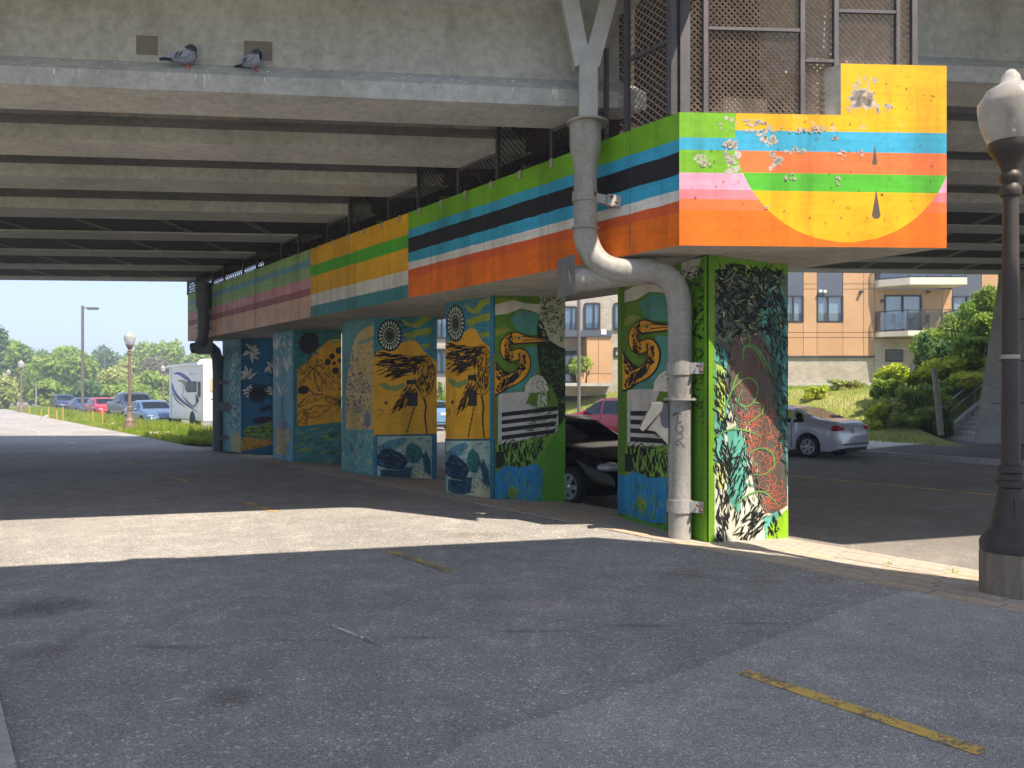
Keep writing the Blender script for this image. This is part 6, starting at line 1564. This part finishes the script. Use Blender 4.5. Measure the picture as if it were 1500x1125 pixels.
for k, a in enumerate(((1412, 438, 33, 66, 'mid', 'large green shrub in front of the balcony, top of the bank', 9000), (1376, 482, 31.5, 34, 'dark', 'dark rounded shrub below the balcony', 5200), (1452, 418, 31, 40, 'mid', 'tall shrub leaning over the abutment edge', 6500), (1328, 524, 30, 46, 'lime', 'yellow-green vine-covered shrub left of the leaning post', 7000),
        (1392, 520, 30, 46, 'lime', 'bright yellow shrub above the stairs', 6500), (1435, 490, 29.4, 40, 'mid', 'leafy green shrub right beside the abutment', 7000), (1302, 552, 29.4, 30, 'mid', 'low green shrub at the left end of the bank', 4600), (1352, 560, 28, 44, 'mid', 'straggly green shrub at the foot of the bank', 6500),
        (1418, 540, 28.4, 34, 'lime', 'lime green shrub behind the handrail', 4800), (1316, 580, 28, 32, 'pale', 'small pale shrub on the lawn edge behind the sedan', 4200), (1195, 564, 33, 18, 'lime', 'wispy yellow-green weed shrub on the lawn behind the sedan', 1500), (1240, 566, 34, 26, 'pale', 'pale tall weeds right of the wispy weed shrub', 2000), (1372, 592, 27.0, 20, 'dark', 'dark low plant at the base of the leaning post', 2600), (648, 552, 41, 12, 'mid', 'green shrub glimpsed between two columns', 1500), (1296, 590, 28.2, 26, 'lime', 'low yellow-green weeds left of the pale shrub', 3000), (1345, 596, 27.4, 34, 'mid', 'dense low green shrub just above the lawn strip', 5000), (1400, 566, 28.8, 30, 'mid', 'green thicket behind the top of the handrail', 5000), (1440, 530, 29.2, 24, 'lime', 'yellow-green thicket against the sloping abutment edge', 4000))):
    shrub(*a, seed=200 + k)
leaves('leaves', [((0, 0, .95), (.55, .5, .5)), ((-.3, 0, .8), (.4, .4, .3))], 260, .16, LF['mid'], pp, 77)
def blades(name, spots, m, label):
    vs = []; fs = []
    for (x, y, z, h, w, lx, ly) in spots:
        k = len(vs); vs += [(x - w, y, z), (x + w, y, z), (x + lx * .4, y + ly * .4, z + h * .65), (x + lx, y + ly, z + h)]; fs += [(k, k + 1, k + 2), (k, k + 2, k + 3)]
    me = bpy.data.meshes.new(name); me.from_pydata(vs, [], fs); me.materials.append(m); o_ = bpy.data.objects.new(name, me); COL.objects.link(o_); struct(o_, 'stuff'); tag(o_, label, 'grass'); return o_
rg = random.Random(12); sp_ = []
for k in range(24000):
    d = 25.4 + 50 * rg.random() ** 1.6; x0 = 8.5 + 3.3 * rg.random(); p = onl(x0, d); z = .01 - .09 * (x0 - 8.45) / 3.5
    tall = 1 if x0 > 9.6 else .45
    sp_.append((p.x, p.y, z - .01, rg.uniform(.12, .6) * tall, rg.uniform(.008, .02), rg.uniform(-.12, .12), rg.uniform(-.12, .12)))
blades('verge_grass', sp_, LF['grass'], 'tall sunlit grass on the verge beside the path')
sp_ = []
while len(sp_) < 13000:
    y = rg.uniform(24, 44); x = rg.uniform(2, 18); z = hz(x, y)
    if z < .02: continue
    if x > 13.8 and y < 27.5: continue
    sp_.append((x, y, z - .01, rg.uniform(.06, .24), rg.uniform(.008, .018), rg.uniform(-.08, .08), rg.uniform(-.08, .08)))
blades('lawn_grass', sp_, LF['grass'], 'rough lawn grass rising towards the apartment building')
for (px, py, lab) in ((1063, 797, 'small green weed at the foot of the front column'), (1395, 832, 'green weed growing at the kerb behind the pavers'), (1300, 822, 'tiny weed tuft on the sunlit kerb edge')):
    d = FPX * 1.72 / (py - HOR); X, Y = XY(px, d); tw = thing('weed', lab, 'weed', (X, Y, -.06)); leaves('leaves', [((0, 0, .025), (.05, .04, .03))], 26 if px < 1200 else 14, .013, LF['mid'], tw, int(px))
    mb = MB(); mb.tube([(0, 0, -.05), (.01, 0, .04)], .003, 5); mb.build('stem', LF['mid'], tw, local=True)
gr_ = MB(); rq = random.Random(91)
for k in range(420):
    x0 = rq.choice((8.46, 8.5, 10.5, .5)) + rq.gauss(0, .12) if k % 3 else rq.uniform(.6, 8.4); d = rq.uniform(3.4, 13); p = onl(x0, d); r = rq.uniform(.004, .012); z = .006 if x0 < 8.45 else -.015 - .05 * (x0 - 8.45)
    gr_.ell((p.x, p.y, z), (r, r * .8, r * .5), 5, 3)
o = gr_.build('grit', mat('grit', S(170, 162, 148), .9, 0, .4, 40)); struct(o, 'stuff'); tag(o, 'loose grit scattered over the path and paving joints', 'grit')
# litter: twigs on the asphalt
for (px, py, lab) in ((265, 985, 'thin pale twig on the asphalt, upper of two'), (252, 1027, 'forked pale twig on the asphalt at lower left')):
    d = FPX * EYE / (py - HOR); X, Y = XY(px, d); mb = MB(); mb.tube([(X - .03, Y - .02, .008), (X, Y, .01), (X + .03, Y + .025, .008)], .0025, 5)
    if py > 1000: mb.tube([(X, Y, .01), (X + .01, Y + .04, .008)], .002, 5)
    tag(mb.build('twig', mat('twig', S(196, 190, 172), .8)), lab, 'twig')

# thin summer haze: one box of air round the camera and the scene
hzb = MB(); hzb.box((0, 1100, 7.2), (3400, 3000, 17.6)); ho = hzb.build('haze', [], None)
hm = bpy.data.materials.new('haze_air'); hm.use_nodes = True; hn = hm.node_tree
for n_ in list(hn.nodes): hn.nodes.remove(n_)
hv = hn.nodes.new('ShaderNodeVolumePrincipled'); hv.inputs['Color'].default_value = (.86, .92, 1, 1); hv.inputs['Density'].default_value = 0.0028; hv.inputs['Anisotropy'].default_value = 0.3
hout = hn.nodes.new('ShaderNodeOutputMaterial'); hn.links.new(hv.outputs[0], hout.inputs['Volume']); ho.data.materials.append(hm); struct(ho, 'stuff'); tag(ho, 'thin pale summer haze in the air', 'haze')
for o in bpy.data.objects:
    if '_off' in o: del o['_off']
